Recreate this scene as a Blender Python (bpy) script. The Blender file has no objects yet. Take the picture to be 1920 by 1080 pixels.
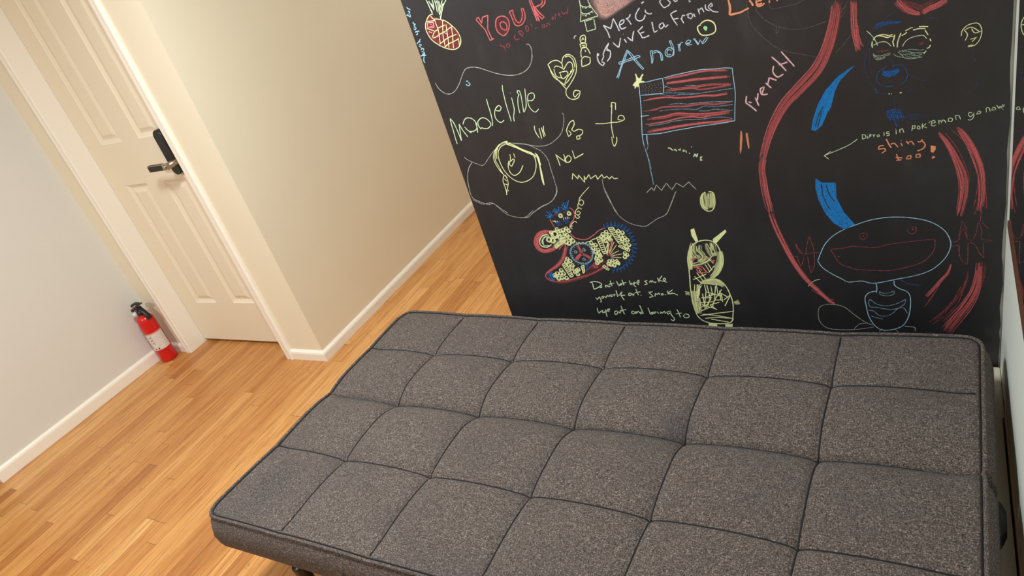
import bpy, bmesh, math, random
from mathutils import Vector, Matrix
from mathutils.geometry import tessellate_polygon

# ------------------------------------------------------------------ camera, world, lights, exposure
SC = bpy.context.scene
COL = SC.collection
cam_data = bpy.data.cameras.new('camera')
cam_data.sensor_width = 36.0
cam_data.lens = 1342.189 / 1920 * 36.0
cam_data.clip_start = 0.02
cam = bpy.data.objects.new('camera', cam_data)
COL.objects.link(cam)
_r = Matrix([(0.8582805,0.0047264,0.5131590),(0.4248008,0.5544855,-0.7156047),(-0.2879214,0.8321800,0.4738963)]).to_4x4()
cam.matrix_world = Matrix.Translation((0, 0, 1.6)) @ _r
SC.camera = cam

world = bpy.data.worlds.new('world')
SC.world = world
world.use_nodes = True
world.node_tree.nodes['Background'].inputs[0].default_value = (0.9, 0.95, 1.0, 1)
world.node_tree.nodes['Background'].inputs[1].default_value = 0.05

def area_light(name, loc, size, power, color, target=None):
    d = bpy.data.lights.new(name, 'AREA')
    d.shape = 'DISK'; d.size = size; d.energy = power; d.color = color
    o = bpy.data.objects.new(name, d)
    COL.objects.link(o)
    o.location = loc
    if target is not None:
        o.rotation_euler = (Vector(target) - Vector(loc)).to_track_quat('-Z', 'Y').to_euler()
    return o

area_light('ceiling_light_main', (-1.45, 0.92, 2.40), 0.40, 35, (0.86, 0.94, 0.955))
area_light('fill_light_near', (-2.8, -0.9, 2.40), 0.25, 30, (0.86, 0.94, 0.955))  # unseen fill added to brighten the door and the right wall
area_light('ceiling_light_hall', (-1.6, 3.7, 2.40), 0.25, 7.5, (0.84, 0.935, 1.0))

SC.view_settings.view_transform = 'Standard'
SC.view_settings.look = 'None'
SC.view_settings.gamma = 1.0
SC.view_settings.use_curve_mapping = False
SC.view_settings.exposure = 0.83

# ------------------------------------------------------------------ helpers
def srgb(r, g, b):
    f = lambda c: (c / 255 / 12.92) if c / 255 <= 0.04045 else ((c / 255 + 0.055) / 1.055) ** 2.4
    return (f(r), f(g), f(b), 1.0)

class NT:
    def __init__(self, name):
        self.m = bpy.data.materials.new(name)
        self.m.use_nodes = True
        self.t = self.m.node_tree
        self.b = self.t.nodes['Principled BSDF']
        self.out = self.t.nodes['Material Output']
    def n(self, typ, **kw):
        nd = self.t.nodes.new(typ)
        for k, v in kw.items():
            if k.startswith('i_'):
                key = k[2:]
                key = int(key) if key.isdigit() else key.replace('_', ' ')
                nd.inputs[key].default_value = v
            else:
                setattr(nd, k, v)
        return nd
    def l(self, a, b):
        self.t.links.new(a, b)
    def math(self, op, a, b=None, c=None):
        nd = self.n('ShaderNodeMath', operation=op)
        for i, v in enumerate((a, b, c)):
            if v is None: continue
            if isinstance(v, (int, float)): nd.inputs[i].default_value = v
            else: self.l(v, nd.inputs[i])
        return nd.outputs[0]
    def mix(self, fac, a, b, blend='MIX'):
        nd = self.n('ShaderNodeMix', data_type='RGBA', blend_type=blend)
        for sock, v in ((nd.inputs[0], fac), (nd.inputs[6], a), (nd.inputs[7], b)):
            if isinstance(v, (int, float)): sock.default_value = v
            elif isinstance(v, tuple): sock.default_value = v
            else: self.l(v, sock)
        return nd.outputs[2]
    def ramp(self, fac, stops):
        nd = self.n('ShaderNodeValToRGB')
        e = nd.color_ramp.elements
        while len(e) < len(stops): e.new(0.5)
        for el, (p, c) in zip(e, stops):
            el.position = p; el.color = c if len(c) == 4 else (*c, 1)
        self.l(fac, nd.inputs[0])
        return nd.outputs[0]
    def bump(self, height, strength, dist):
        nd = self.n('ShaderNodeBump')
        nd.inputs['Strength'].default_value = strength
        nd.inputs['Distance'].default_value = dist
        self.l(height, nd.inputs['Height'])
        self.l(nd.outputs[0], self.b.inputs['Normal'])
    def coords(self):
        return self.n('ShaderNodeTexCoord').outputs['Object']
    def noise(self, vec, scale, detail=2.0, rough=0.5):
        nd = self.n('ShaderNodeTexNoise')
        nd.inputs['Scale'].default_value = scale
        nd.inputs['Detail'].default_value = detail
        nd.inputs['Roughness'].default_value = rough
        if vec is not None: self.l(vec, nd.inputs['Vector'])
        return nd.outputs[0]
    def scale(self, vec, s):
        nd = self.n('ShaderNodeMapping')
        nd.inputs['Scale'].default_value = s
        self.l(vec, nd.inputs['Vector'])
        return nd.outputs[0]

def plain(name, col, rough=0.5, metal=0.0, spec=0.5):
    k = NT(name)
    k.b.inputs['Base Color'].default_value = col
    k.b.inputs['Roughness'].default_value = rough
    k.b.inputs['Metallic'].default_value = metal
    k.b.inputs['Specular IOR Level'].default_value = spec
    return k.m

def wall_paint(name, col, rough=0.55, var=0.03):
    k = NT(name)
    c = k.coords()
    n1 = k.noise(c, 3.0, 3.0)
    dark = tuple(v * (1 - var * 2) for v in col[:3]) + (1,)
    k.l(k.mix(n1, dark, col), k.b.inputs['Base Color'])
    k.b.inputs['Roughness'].default_value = rough
    n2 = k.noise(c, 160.0, 2.0)
    k.bump(n2, 0.06, 0.002)
    return k.m

M = {}
M['wall_left'] = wall_paint('wall_paint_grey', srgb(224, 221, 214))
M['wall_beige'] = wall_paint('wall_paint_beige', srgb(237, 225, 200))
M['wall_right'] = wall_paint('wall_paint_pale', srgb(222, 225, 216))
M['ceiling'] = wall_paint('ceiling_paint', srgb(240, 236, 226))
M['trim'] = wall_paint('trim_paint', srgb(246, 238, 224), 0.35, 0.015)
M['door'] = wall_paint('door_paint', srgb(236, 223, 199), 0.38, 0.012)
M['black_metal'] = plain('black_metal', srgb(26, 24, 24), 0.38, 0.0)
M['black_plastic'] = plain('black_plastic', srgb(22, 20, 20), 0.45)
M['nickel'] = plain('brushed_nickel', srgb(190, 180, 166), 0.3, 1.0)
M['red_paint'] = plain('red_gloss_paint', srgb(205, 22, 18), 0.28)
M['gauge'] = plain('gauge_white', srgb(215, 215, 210), 0.3)
M['mirror'] = plain('mirror_silver', (0.86, 0.88, 0.86, 1), 0.01, 1.0)
M['brown_wood'] = plain('brown_frame_wood', srgb(74, 38, 22), 0.5)
M['heater'] = wall_paint('heater_enamel', srgb(205, 196, 172), 0.4, 0.02)
M['slot_shade'] = plain('slot_shade', srgb(14, 11, 9), 0.9)  # near-black colour painting in the shade of the heater slot
M['thread'] = plain('seam_thread', srgb(26, 22, 22), 0.9)

def floor_material():
    k = NT('oak_strip_floor')
    c = k.coords()
    sep = k.n('ShaderNodeSeparateXYZ'); k.l(c, sep.inputs[0])
    X, Y = sep.outputs[0], sep.outputs[1]
    W = 0.057
    rowf = k.math('DIVIDE', X, W)
    row = k.math('FLOOR', rowf)
    wn = k.n('ShaderNodeTexWhiteNoise', noise_dimensions='1D'); k.l(row, wn.inputs['W'])
    off = k.math('MULTIPLY', wn.outputs[0], 7.3)
    ln = k.math('MULTIPLY_ADD', wn.outputs[0], 0.6, 0.75)
    yl = k.math('DIVIDE', k.math('ADD', Y, off), ln)
    pl = k.math('FLOOR', yl)
    cmb = k.n('ShaderNodeCombineXYZ'); k.l(row, cmb.inputs[0]); k.l(pl, cmb.inputs[1])
    wn2 = k.n('ShaderNodeTexWhiteNoise', noise_dimensions='2D'); k.l(cmb.outputs[0], wn2.inputs['Vector'])
    tone = k.ramp(wn2.outputs[0], [(0.0, srgb(172, 110, 56)), (0.16, srgb(192, 131, 70)), (0.6, srgb(203, 143, 79)), (0.9, srgb(210, 152, 87)), (1.0, srgb(220, 168, 104))])
    # grain: every strip gets its own slice of a long stretched noise
    shift = k.math('MULTIPLY', wn2.outputs[0], 37.0)
    gv = k.n('ShaderNodeCombineXYZ'); k.l(X, gv.inputs[0]); k.l(Y, gv.inputs[1]); k.l(shift, gv.inputs[2])
    g1 = k.noise(k.scale(gv.outputs[0], (95, 4.5, 1)), 1.0, 5.0, 0.62)
    g2 = k.noise(k.scale(gv.outputs[0], (330, 9, 1)), 1.0, 3.0, 0.6)
    g3 = k.noise(k.scale(gv.outputs[0], (28, 2.2, 1)), 1.0, 2.0, 0.5)
    dark = k.mix(1.0, tone, srgb(206, 178, 150), 'MULTIPLY')
    col = k.mix(k.ramp(g1, [(0.42, (0, 0, 0, 1)), (0.72, (0.9, 0.9, 0.9, 1))]), tone, dark)
    streak = k.ramp(g2, [(0.56, (0, 0, 0, 1)), (0.70, (0.8, 0.8, 0.8, 1))])
    gate = k.ramp(g3, [(0.48, (0, 0, 0, 1)), (0.64, (1, 1, 1, 1))])
    col = k.mix(k.math('MULTIPLY', streak, gate), col, srgb(104, 62, 32))
    # old scuffs worn into the finish
    s1 = k.noise(k.scale(gv.outputs[0], (70, 22, 1)), 1.0, 4.0, 0.7)
    s2 = k.noise(c, 1.7, 2.0, 0.5)
    sc = k.math('MULTIPLY', k.ramp(s1, [(0.60, (0, 0, 0, 1)), (0.70, (0.8, 0.8, 0.8, 1))]), k.ramp(s2, [(0.48, (0, 0, 0, 1)), (0.62, (1, 1, 1, 1))]))
    col = k.mix(sc, col, srgb(120, 76, 44))
    # joints
    fx = k.math('FRACT', rowf)
    ex = k.math('MINIMUM', fx, k.math('SUBTRACT', 1.0, fx))
    fy = k.math('FRACT', yl)
    ey = k.math('MULTIPLY', k.math('MINIMUM', fy, k.math('SUBTRACT', 1.0, fy)), 12.0)
    e = k.math('MINIMUM', ex, ey)
    joint = k.ramp(e, [(0.0, (1, 1, 1, 1)), (0.026, (0, 0, 0, 1))])
    col = k.mix(k.math('MULTIPLY', joint, 0.62), col, srgb(78, 44, 22))
    k.l(col, k.b.inputs['Base Color'])
    k.l(k.math('MULTIPLY_ADD', g1, 0.18, 0.30), k.b.inputs['Roughness'])
    hgt = k.math('SUBTRACT', k.math('MULTIPLY', g1, 0.25), joint)
    k.bump(hgt, 0.12, 0.001)
    return k.m
M['floor'] = floor_material()

def fabric_material():
    k = NT('grey_tweed_fabric')
    c = k.coords()
    a = k.noise(k.scale(c, (1.0, 1.0, 1.0)), 340.0, 3.0, 0.7)
    th = k.noise(k.scale(c, (80, 620, 300)), 1.0, 2.0, 0.6)
    tv = k.noise(k.scale(c, (620, 85, 300)), 1.0, 2.0, 0.6)
    v = k.math('ADD', k.math('MULTIPLY', a, 0.6), k.math('ADD', k.math('MULTIPLY', th, 0.22), k.math('MULTIPLY', tv, 0.18)))
    col = k.ramp(v, [(0.38, srgb(34, 29, 27)), (0.465, srgb(76, 67, 63)), (0.535, srgb(98, 87, 82)), (0.63, srgb(156, 143, 133))])
    blot = k.noise(c, 5.0, 3.0)
    col = k.mix(k.ramp(blot, [(0.45, (0, 0, 0, 1)), (0.75, (0.35, 0.35, 0.35, 1))]), col, srgb(72, 66, 66))
    # two small stains that belong to the cloth
    for ctr, rad, sc, amt in (((-1.275, 0.655, 0.30), 0.020, (1.7, 1.0, 1.0), 0.75), ((-0.60, 1.235, 0.35), 0.06, (1, 1, 1), 0.4), ((-1.66, 0.80, 0.36), 0.10, (1, 0.7, 1), 0.28)):
        d = k.n('ShaderNodeVectorMath', operation='SUBTRACT'); k.l(c, d.inputs[0]); d.inputs[1].default_value = ctr
        d2 = k.n('ShaderNodeVectorMath', operation='MULTIPLY'); k.l(d.outputs[0], d2.inputs[0]); d2.inputs[1].default_value = sc
        ln = k.n('ShaderNodeVectorMath', operation='LENGTH'); k.l(d2.outputs[0], ln.inputs[0])
        fac = k.ramp(k.math('DIVIDE', ln.outputs['Value'], rad), [(0.35, (amt, amt, amt, 1)), (1.0, (0, 0, 0, 1))])
        col = k.mix(fac, col, srgb(48, 48, 56))
    k.l(col, k.b.inputs['Base Color'])
    k.b.inputs['Roughness'].default_value = 0.95
    k.b.inputs['Specular IOR Level'].default_value = 0.15
    k.b.inputs['Sheen Weight'].default_value = 0.04
    k.bump(v, 0.5, 0.003)
    return k.m
M['fabric'] = fabric_material()

def chalkboard_material():
    k = NT('chalkboard_paint')
    c = k.coords()
    n1 = k.noise(c, 2.3, 4.0, 0.6)
    n2 = k.noise(k.scale(c, (9, 1, 3)), 2.0, 4.0, 0.6)
    v = k.math('ADD', k.math('MULTIPLY', n1, 0.6), k.math('MULTIPLY', n2, 0.4))
    col = k.ramp(v, [(0.38, srgb(29, 29, 32)), (0.58, srgb(38, 37, 40)), (0.72, srgb(56, 55, 58))])
    k.l(col, k.b.inputs['Base Color'])
    k.b.inputs['Roughness'].default_value = 0.46
    k.b.inputs['Specular IOR Level'].default_value = 0.6
    k.bump(k.noise(c, 220.0, 2.0), 0.08, 0.001)
    return k.m
M['chalkboard'] = chalkboard_material()

def chalk(name, col, cover):
    k = NT(name)
    c = k.coords()
    k.b.inputs['Base Color'].default_value = col
    k.b.inputs['Roughness'].default_value = 1.0
    k.b.inputs['Specular IOR Level'].default_value = 0.1
    n1 = k.noise(c, 420.0, 2.0, 0.6)
    lo = 0.72 - cover * 0.5
    al = k.ramp(n1, [(lo - 0.06, (0.08 + 0.25 * cover,) * 3), (lo + 0.08, (min(1, 0.45 + cover * 0.6),) * 3)])
    at = k.n('ShaderNodeAttribute', attribute_name='cover')
    al = k.math('MULTIPLY', al, at.outputs['Fac'])
    k.l(al, k.b.inputs['Alpha'])
    return k.m
CH = {
 'y': chalk('chalk_yellow', srgb(230, 234, 172), 0.84), 'g': chalk('chalk_pale_green', srgb(208, 230, 186), 0.82),
 'w': chalk('chalk_white', srgb(214, 214, 222), 0.75), 'W': chalk('chalk_white_thin', srgb(200, 202, 190), 0.52),
 'r': chalk('chalk_red', srgb(222, 112, 114), 0.66), 'q': chalk('chalk_red_thin', srgb(190, 88, 92), 0.42),
 'R': chalk('chalk_red_rubbed', srgb(190, 74, 74), 0.34), 'D': chalk('chalk_red_faint', srgb(170, 50, 56), 0.12),
 'b': chalk('chalk_blue', srgb(44, 136, 214), 0.62), 'u': chalk('chalk_blue_scribble', srgb(44, 112, 196), 0.42),
 'B': chalk('chalk_blue_faint', srgb(52, 92, 165), 0.22), 'c': chalk('chalk_sky_blue', srgb(164, 212, 238), 0.8),
 'C': chalk('chalk_sky_blue_thin', srgb(150, 190, 214), 0.50), 'p': chalk('chalk_pink', srgb(232, 184, 188), 0.78),
 'P': chalk('chalk_peach_thin', srgb(230, 180, 160), 0.5), 'S': chalk('chalk_pink_rubbed', srgb(205, 160, 152), 0.62),
 'o': chalk('chalk_orange', srgb(232, 150, 112), 0.85), 'x': chalk('chalk_grey_thin', srgb(150, 150, 148), 0.25),
 'G': chalk('chalk_grey_green', srgb(160, 185, 165), 0.55), 'l': chalk('chalk_green_solid', srgb(150, 220, 150), 0.95),
 'K': plain('chalkboard_bare', srgb(34, 33, 36), 0.8),
}

def new_obj(name, bm, mats, parent=None, smooth=False, loc=None):
    me = bpy.data.meshes.new(name)
    bmesh.ops.recalc_face_normals(bm, faces=bm.faces)
    bm.to_mesh(me); bm.free()
    if not isinstance(mats, (list, tuple)): mats = [mats]
    for m in mats: me.materials.append(m)
    if smooth:
        for p in me.polygons: p.use_smooth = True
    o = bpy.data.objects.new(name, me)
    COL.objects.link(o)
    if parent is not None: o.parent = parent
    if loc is not None: o.location = loc
    return o

def empty(name, loc, rz=0.0):
    o = bpy.data.objects.new(name, None)
    COL.objects.link(o)
    o.location = loc; o.rotation_euler = (0, 0, rz)
    o.empty_display_size = 0.1
    return o

def tag(o, label=None, cat=None, kind=None):
    if label: o['label'] = label
    if cat: o['category'] = cat
    if kind: o['kind'] = kind
    return o

def box(bm, x0, x1, y0, y1, z0, z1, bevel=0.0, seg=2):
    vs = [bm.verts.new((x, y, z)) for x in (x0, x1) for y in (y0, y1) for z in (z0, z1)]
    q = [(0, 1, 3, 2), (4, 6, 7, 5), (0, 4, 5, 1), (2, 3, 7, 6), (0, 2, 6, 4), (1, 5, 7, 3)]
    fs = [bm.faces.new([vs[i] for i in f]) for f in q]
    if bevel > 0:
        es = list({e for f in fs for e in f.edges})
        bmesh.ops.bevel(bm, geom=es, offset=bevel, segments=seg, affect='EDGES', profile=0.5)
    return vs

def obox(bm, p0, p1, t, z0, z1):
    """upright slab from plan point p0 to p1, thickness t to the left of the direction"""
    a, b = Vector(p0), Vector(p1)
    d = (b - a).normalized(); n = Vector((-d.y, d.x)) * t
    pts = [a, b, b + n, a + n]
    lo = [bm.verts.new((q.x, q.y, z0)) for q in pts]
    hi = [bm.verts.new((q.x, q.y, z1)) for q in pts]
    bm.faces.new(lo[::-1]); bm.faces.new(hi)
    for i in range(4):
        bm.faces.new((lo[i], lo[(i + 1) % 4], hi[(i + 1) % 4], hi[i]))

def extrude_profile(bm, prof, p0, p1, n):
    """sweep a 2D profile (offset along n, height) from plan point p0 to p1"""
    a, b = Vector((p0[0], p0[1], 0)), Vector((p1[0], p1[1], 0))
    n = Vector((n[0], n[1], 0)).normalized()
    A = [bm.verts.new(a + n * o + Vector((0, 0, z))) for o, z in prof]
    B = [bm.verts.new(b + n * o + Vector((0, 0, z))) for o, z in prof]
    k = len(prof)
    for i in range(k):
        bm.faces.new((A[i], A[(i + 1) % k], B[(i + 1) % k], B[i]))
    bm.faces.new(A); bm.faces.new(B[::-1])

def sweep_path(bm, prof, pts, left=True):
    """sweep (offset, height) along a plan polyline with mitred corners; offset grows to the right of travel"""
    P = [Vector(p) for p in pts]; rings = []
    for i, p in enumerate(P):
        ns = []
        for a, b in ((i - 1, i), (i, i + 1)):
            if 0 <= a and b < len(P):
                d = (P[b] - P[a]).normalized(); ns.append(Vector((d.y, -d.x)))
        n = sum(ns, Vector((0, 0)))
        n = n / n.length
        k = 1 / n.dot(ns[0])
        rings.append([bm.verts.new((p.x + n.x * o * k, p.y + n.y * o * k, z)) for o, z in prof])
    m = len(prof)
    for A, B in zip(rings, rings[1:]):
        for i in range(m): bm.faces.new((A[i], A[(i + 1) % m], B[(i + 1) % m], B[i]))
    bm.faces.new(rings[0]); bm.faces.new(rings[-1][::-1])

def tube(bm, pts, r, seg=8, closed=False, cap=True):
    pts = [Vector(p) for p in pts]
    n = len(pts); rings = []
    up = Vector((0, 0, 1))
    for i, p in enumerate(pts):
        if closed: t = pts[(i + 1) % n] - pts[i - 1]
        else: t = pts[min(i + 1, n - 1)] - pts[max(i - 1, 0)]
        t.normalize()
        s = t.cross(up)
        if s.length < 1e-3: s = t.cross(Vector((1, 0, 0)))
        s.normalize(); u = s.cross(t)
        rr = r[i] if isinstance(r, (list, tuple)) else r
        rings.append([bm.verts.new(p + (s * math.cos(a) + u * math.sin(a)) * rr) for a in [2 * math.pi * j / seg for j in range(seg)]])
    m = n if closed else n - 1
    for i in range(m):
        A, B = rings[i], rings[(i + 1) % n]
        for j in range(seg):
            bm.faces.new((A[j], A[(j + 1) % seg], B[(j + 1) % seg], B[j]))
    if not closed and cap:
        bm.faces.new(rings[0]); bm.faces.new(rings[-1][::-1])

def lathe(bm, prof, seg=40, center=(0, 0, 0)):
    cx, cy, cz = center; rings = []
    for r, z in prof:
        rings.append([bm.verts.new((cx + r * math.cos(2 * math.pi * j / seg), cy + r * math.sin(2 * math.pi * j / seg), cz + z)) for j in range(seg)])
    for A, B in zip(rings, rings[1:]):
        for j in range(seg):
            bm.faces.new((A[j], A[(j + 1) % seg], B[(j + 1) % seg], B[j]))
    bm.faces.new(rings[0][::-1]); bm.faces.new(rings[-1])

def smooth(pts, per=5):
    """catmull-rom that keeps sharp turns sharp"""
    cuts = [0]
    for i in range(1, len(pts) - 1):
        a = (pts[i][0] - pts[i - 1][0], pts[i][1] - pts[i - 1][1]); b = (pts[i + 1][0] - pts[i][0], pts[i + 1][1] - pts[i][1])
        la, lb = math.hypot(*a), math.hypot(*b)
        if la < 1e-9 or lb < 1e-9 or (a[0] * b[0] + a[1] * b[1]) / (la * lb) < 0.2: cuts.append(i)
    cuts.append(len(pts) - 1)
    out = []
    for i, j in zip(cuts, cuts[1:]):
        if j > i: out += catmull(pts[i:j + 1], per)
    return out

def catmull(pts, per=5, closed=False):
    n = len(pts)
    if n < 3: return [tuple(p) for p in pts]
    out = []
    for i in range(n if closed else n - 1):
        g = (lambda j: pts[j % n]) if closed else (lambda j: pts[max(0, min(n - 1, j))])
        p0, p1, p2, p3 = g(i - 1), g(i), g(i + 1), g(i + 2)
        for k in range(per):
            t = k / per
            out.append(tuple(0.5 * (2 * b + (c - a) * t + (2 * a - 5 * b + 4 * c - d) * t * t + (3 * b - a - 3 * c + d) * t ** 3) for a, b, c, d in zip(p0, p1, p2, p3)))
    if not closed: out.append(tuple(pts[-1]))
    return out

# ------------------------------------------------------------------ dimensions (metres)
CEIL = 2.45
YB = 1.775           # face of the chalkboard
XR = 0.135           # right wall
XL0, XL1 = -3.640, -3.600   # left wall at its near end and at its far corner
YL0 = 0.848
YF = 1.825           # wall face around the door
YD = 1.915           # face of the door
XJ = -3.417          # left side of the door opening
XT = -2.690          # right side of the door opening
XC = -2.437          # closet corner
XB = -1.312          # left end of the chalkboard wall

# ------------------------------------------------------------------ setting
def struct(name, bm, mat, parent=None, smooth=False):
    o = new_obj(name, bm, mat, parent, smooth)
    if parent is None: o['kind'] = 'structure'
    return o

bm = bmesh.new(); box(bm, -6.0, 1.0, -3.2, 6.0, -0.06, 0.0); struct('floor', bm, M['floor'])
bm = bmesh.new(); box(bm, -6.0, 1.0, -3.2, 6.0, CEIL, CEIL + 0.06); struct('ceiling', bm, M['ceiling'])
bm = bmesh.new(); obox(bm, (XL0, YL0), (XL1, YF + 0.15), 0.12, 0.0, CEIL); struct('wall_left', bm, M['wall_left'])
bm = bmesh.new(); box(bm, -6.0, -5.88, -3.2, 6.0, 0, CEIL); struct('wall_far_left', bm, M['wall_left'])
bm = bmesh.new(); box(bm, -5.88, XR, -3.2, -3.08, 0, CEIL); struct('wall_front', bm, M['wall_beige'])
bm = bmesh.new(); box(bm, XR, XR + 0.12, -3.08, YB + 0.006, 0, CEIL); struct('wall_right', bm, M['wall_right'])
bm = bmesh.new(); box(bm, XB, XR + 0.12, YB + 0.006, YB + 0.13, 0, CEIL); struct('wall_back', bm, M['wall_right'])
bm = bmesh.new(); box(bm, -5.88, XR + 0.12, 5.4, 5.52, 0, CEIL); struct('wall_hall_end', bm, M['wall_beige'])
bm = bmesh.new(); box(bm, XB + 0.5, XB + 0.62, YB + 0.13, 5.4, 0, CEIL); struct('wall_hall_right', bm, M['wall_beige'])
bm = bmesh.new()   # wall around the door: stub, header, closet front and the long closet side in one body
box(bm, XL1 - 0.02, XJ - 0.022, YF, YF + 0.15, 0, CEIL)
box(bm, XJ - 0.022, XT + 0.022, YF, YF + 0.15, 2.07, CEIL)
box(bm, XT + 0.022, XC, YF, 5.4, 0, CEIL)
struct('wall_door', bm, M['wall_beige'])
bm = bmesh.new(); box(bm, XJ - 0.15, XT + 0.022, YF + 0.22, YF + 0.30, 0, CEIL); struct('wall_closet', bm, M['wall_beige'])

def base_prof(h, t):
    return [(0, 0), (t, 0), (t, h - 0.016), (t * 0.82, h - 0.008), (t * 0.45, h - 0.003), (t * 0.3, h), (0, h)]
def left_x(y): return XL0 + (XL1 - XL0) * (y - YL0) / (YF + 0.15 - YL0)
bm = bmesh.new(); extrude_profile(bm, base_prof(0.066, 0.013), (XL0, YL0), (left_x(YF), YF), (1, -0.04)); struct('baseboard_left', bm, M['trim'])
bm = bmesh.new(); extrude_profile(bm, base_prof(0.05, 0.012), (left_x(YF), YF), (XJ - 0.045, YF), (0, -1)); struct('baseboard_stub', bm, M['trim'])
bm = bmesh.new()
sweep_path(bm, base_prof(0.052, 0.013), [(XT + 0.042, YF), (XC, YF), (XC, 5.4)])
struct('baseboard_closet', bm, M['trim'])

# door frame: jamb linings and narrow casing with a moulded outer edge
def casing(bm, x_in, sgn, z1):
    prof = [(0, 0), (0.0, -0.012), (0.004, -0.0155), (0.024, -0.0155), (0.032, -0.018), (0.040, -0.017), (0.046, -0.010), (0.046, 0)]
    A = [bm.verts.new((x_in + sgn * u, YF + v, 0)) for u, v in prof]
    B = [bm.verts.new((x_in + sgn * u, YF + v, z1)) for u, v in prof]
    k = len(prof)
    for i in range(k): bm.faces.new((A[i], A[(i + 1) % k], B[(i + 1) % k], B[i]))
    bm.faces.new(A); bm.faces.new(B)
bm = bmesh.new()
box(bm, XJ - 0.022, XJ, YF, YF + 0.15, 0, 2.05); casing(bm, XJ, -1, 2.09)
struct('trim_1', bm, M['trim'])
bm = bmesh.new()
box(bm, XT, XT + 0.022, YF, YF + 0.15, 0, 2.05); casing(bm, XT, 1, 2.09)
struct('trim_2', bm, M['trim'])
bm = bmesh.new()
box(bm, XJ - 0.022, XT + 0.022, YF - 0.012, YF + 0.15, 2.03, 2.07)
struct('trim_3', bm, M['trim'])

# ------------------------------------------------------------------ door with moulded panels
def panel(bm, x0, x1, z0, z1, y, wall):
    """moulded raised panel: nested rings, d = depth into the slab"""
    rings = [(0.0, 0.0), (0.004, 0.004), (0.016, 0.009), (0.020, 0.0095), (0.028, 0.008), (0.040, 0.0035), (0.044, 0.003)]
    prev = None
    for ins, d in rings:
        r = [bm.verts.new((x, y + d, z)) for x, z in ((x0 + ins, z0 + ins), (x1 - ins, z0 + ins), (x1 - ins, z1 - ins), (x0 + ins, z1 - ins))]
        if prev:
            for i in range(4): bm.faces.new((prev[i], prev[(i + 1) % 4], r[(i + 1) % 4], r[i]))
        prev = r
    bm.faces.new(prev)

def build_door():
    x0, x1, z0, z1 = XJ + 0.003, XT - 0.003, 0.017, 2.026
    xs = [x0, -3.300, -3.141, -3.012, -2.855, x1]
    zs = [z0, 0.252, 0.924, 1.129, 1.795, 1.885, 1.950, z1]
    bm = bmesh.new()
    for i in range(5):
        for j in range(7):
            a, b, c, d = xs[i], xs[i + 1], zs[j], zs[j + 1]
            if i in (1, 3) and j in (1, 3, 5):
                panel(bm, a, b, c, d, YD, None)
            else:
                bm.faces.new([bm.verts.new(q) for q in ((a, YD, c), (b, YD, c), (b, YD, d), (a, YD, d))])
    bmesh.ops.remove_doubles(bm, verts=bm.verts, dist=1e-5)
    # sides and back
    f = [bm.verts.new((x, YD, z)) for x, z in ((x0, z0), (x1, z0), (x1, z1), (x0, z1))]
    k = [bm.verts.new((x, YD + 0.035, z)) for x, z in ((x0, z0), (x1, z0), (x1, z1), (x0, z1))]
    for i in range(4): bm.faces.new((f[i], f[(i + 1) % 4], k[(i + 1) % 4], k[i]))
    bm.faces.new(k)
    o = struct('door_1', bm, M['door'])
    # lock plate
    hx = -2.851
    h = empty('door_handle', (hx, YD, 1.007)); h.parent = o
    bm = bmesh.new()
    w, zt, zb = 0.029, 0.148, -0.058
    loop = []
    for i in range(13): a = math.pi * i / 12; loop.append((w * math.cos(a), zt - w + w * math.sin(a)))
    for i in range(13): a = math.pi + math.pi * i / 12; loop.append((w * math.cos(a), zb + w + w * math.sin(a)))
    A = [bm.verts.new((x, 0, z)) for x, z in loop]; B = [bm.verts.new((x, -0.018, z)) for x, z in loop]
    C = [bm.verts.new((x * 0.9, -0.022, z * 0.985)) for x, z in loop]
    n = len(loop)
    for P, Q in ((A, B), (B, C)):
        for i in range(n): bm.faces.new((P[i], P[(i + 1) % n], Q[(i + 1) % n], Q[i]))
    bm.faces.new(C)
    tag(new_obj('lock_plate', bm, M['black_plastic'], h), 'tall black lock plate')
    bm = bmesh.new()
    tube(bm, [(0.022, -0.020, 0), (0.022, -0.030, 0), (0.022, -0.062, 0)], [0.017, 0.0135, 0.0135], 20)
    tag(new_obj('hub', bm, M['nickel'], h, True), 'nickel hub of the lever')
    bm = bmesh.new(); box(bm, -0.104, 0.034, -0.074, -0.058, -0.0145, 0.0145, 0.003)
    lev = tag(new_obj('lever', bm, M['nickel'], h), 'nickel lever with a black inlay')
    bm = bmesh.new()
    box(bm, -0.0995, -0.004, -0.0757, -0.073, -0.0118, 0.0118, 0.001, 1)
    box(bm, -0.0995, -0.004, -0.072, -0.060, 0.0140, 0.0152)
    tag(new_obj('inlay', bm, M['black_plastic'], lev), 'black inlay')
    bm = bmesh.new(); tube(bm, [(0.014, -0.073, 0), (0.014, -0.0785, 0)], 0.0105, 18)
    new_obj('key_cylinder', bm, M['nickel'], lev, True)
build_door()

# ------------------------------------------------------------------ chalkboard and its drawings
random.seed(11)
board = empty('chalkboard', (XB, YB, 0.0))
tag(board, 'big black chalkboard covered in colourful chalk drawings behind the futon', 'chalkboard')
bm = bmesh.new()
loop = [(0, 0.02), (XR - XB - 0.004, 0.02)]
z = 0.02
while z < CEIL - 0.05:
    z += random.uniform(0.02, 0.07)
    loop.append((XR - XB - 0.0035 + random.uniform(-0.0035, 0.001), min(z, CEIL - 0.02)))
loop.append((0, CEIL - 0.02))
A = [bm.verts.new((x, 0, zz)) for x, zz in loop]; B = [bm.verts.new((x, 0.0055, zz)) for x, zz in loop]
n = len(loop)
for i in range(n): bm.faces.new((A[i], A[(i + 1) % n], B[(i + 1) % n], B[i]))
bm.faces.new(A); bm.faces.new(B)
new_obj('writing_surface', bm, M['chalkboard'], board)

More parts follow.
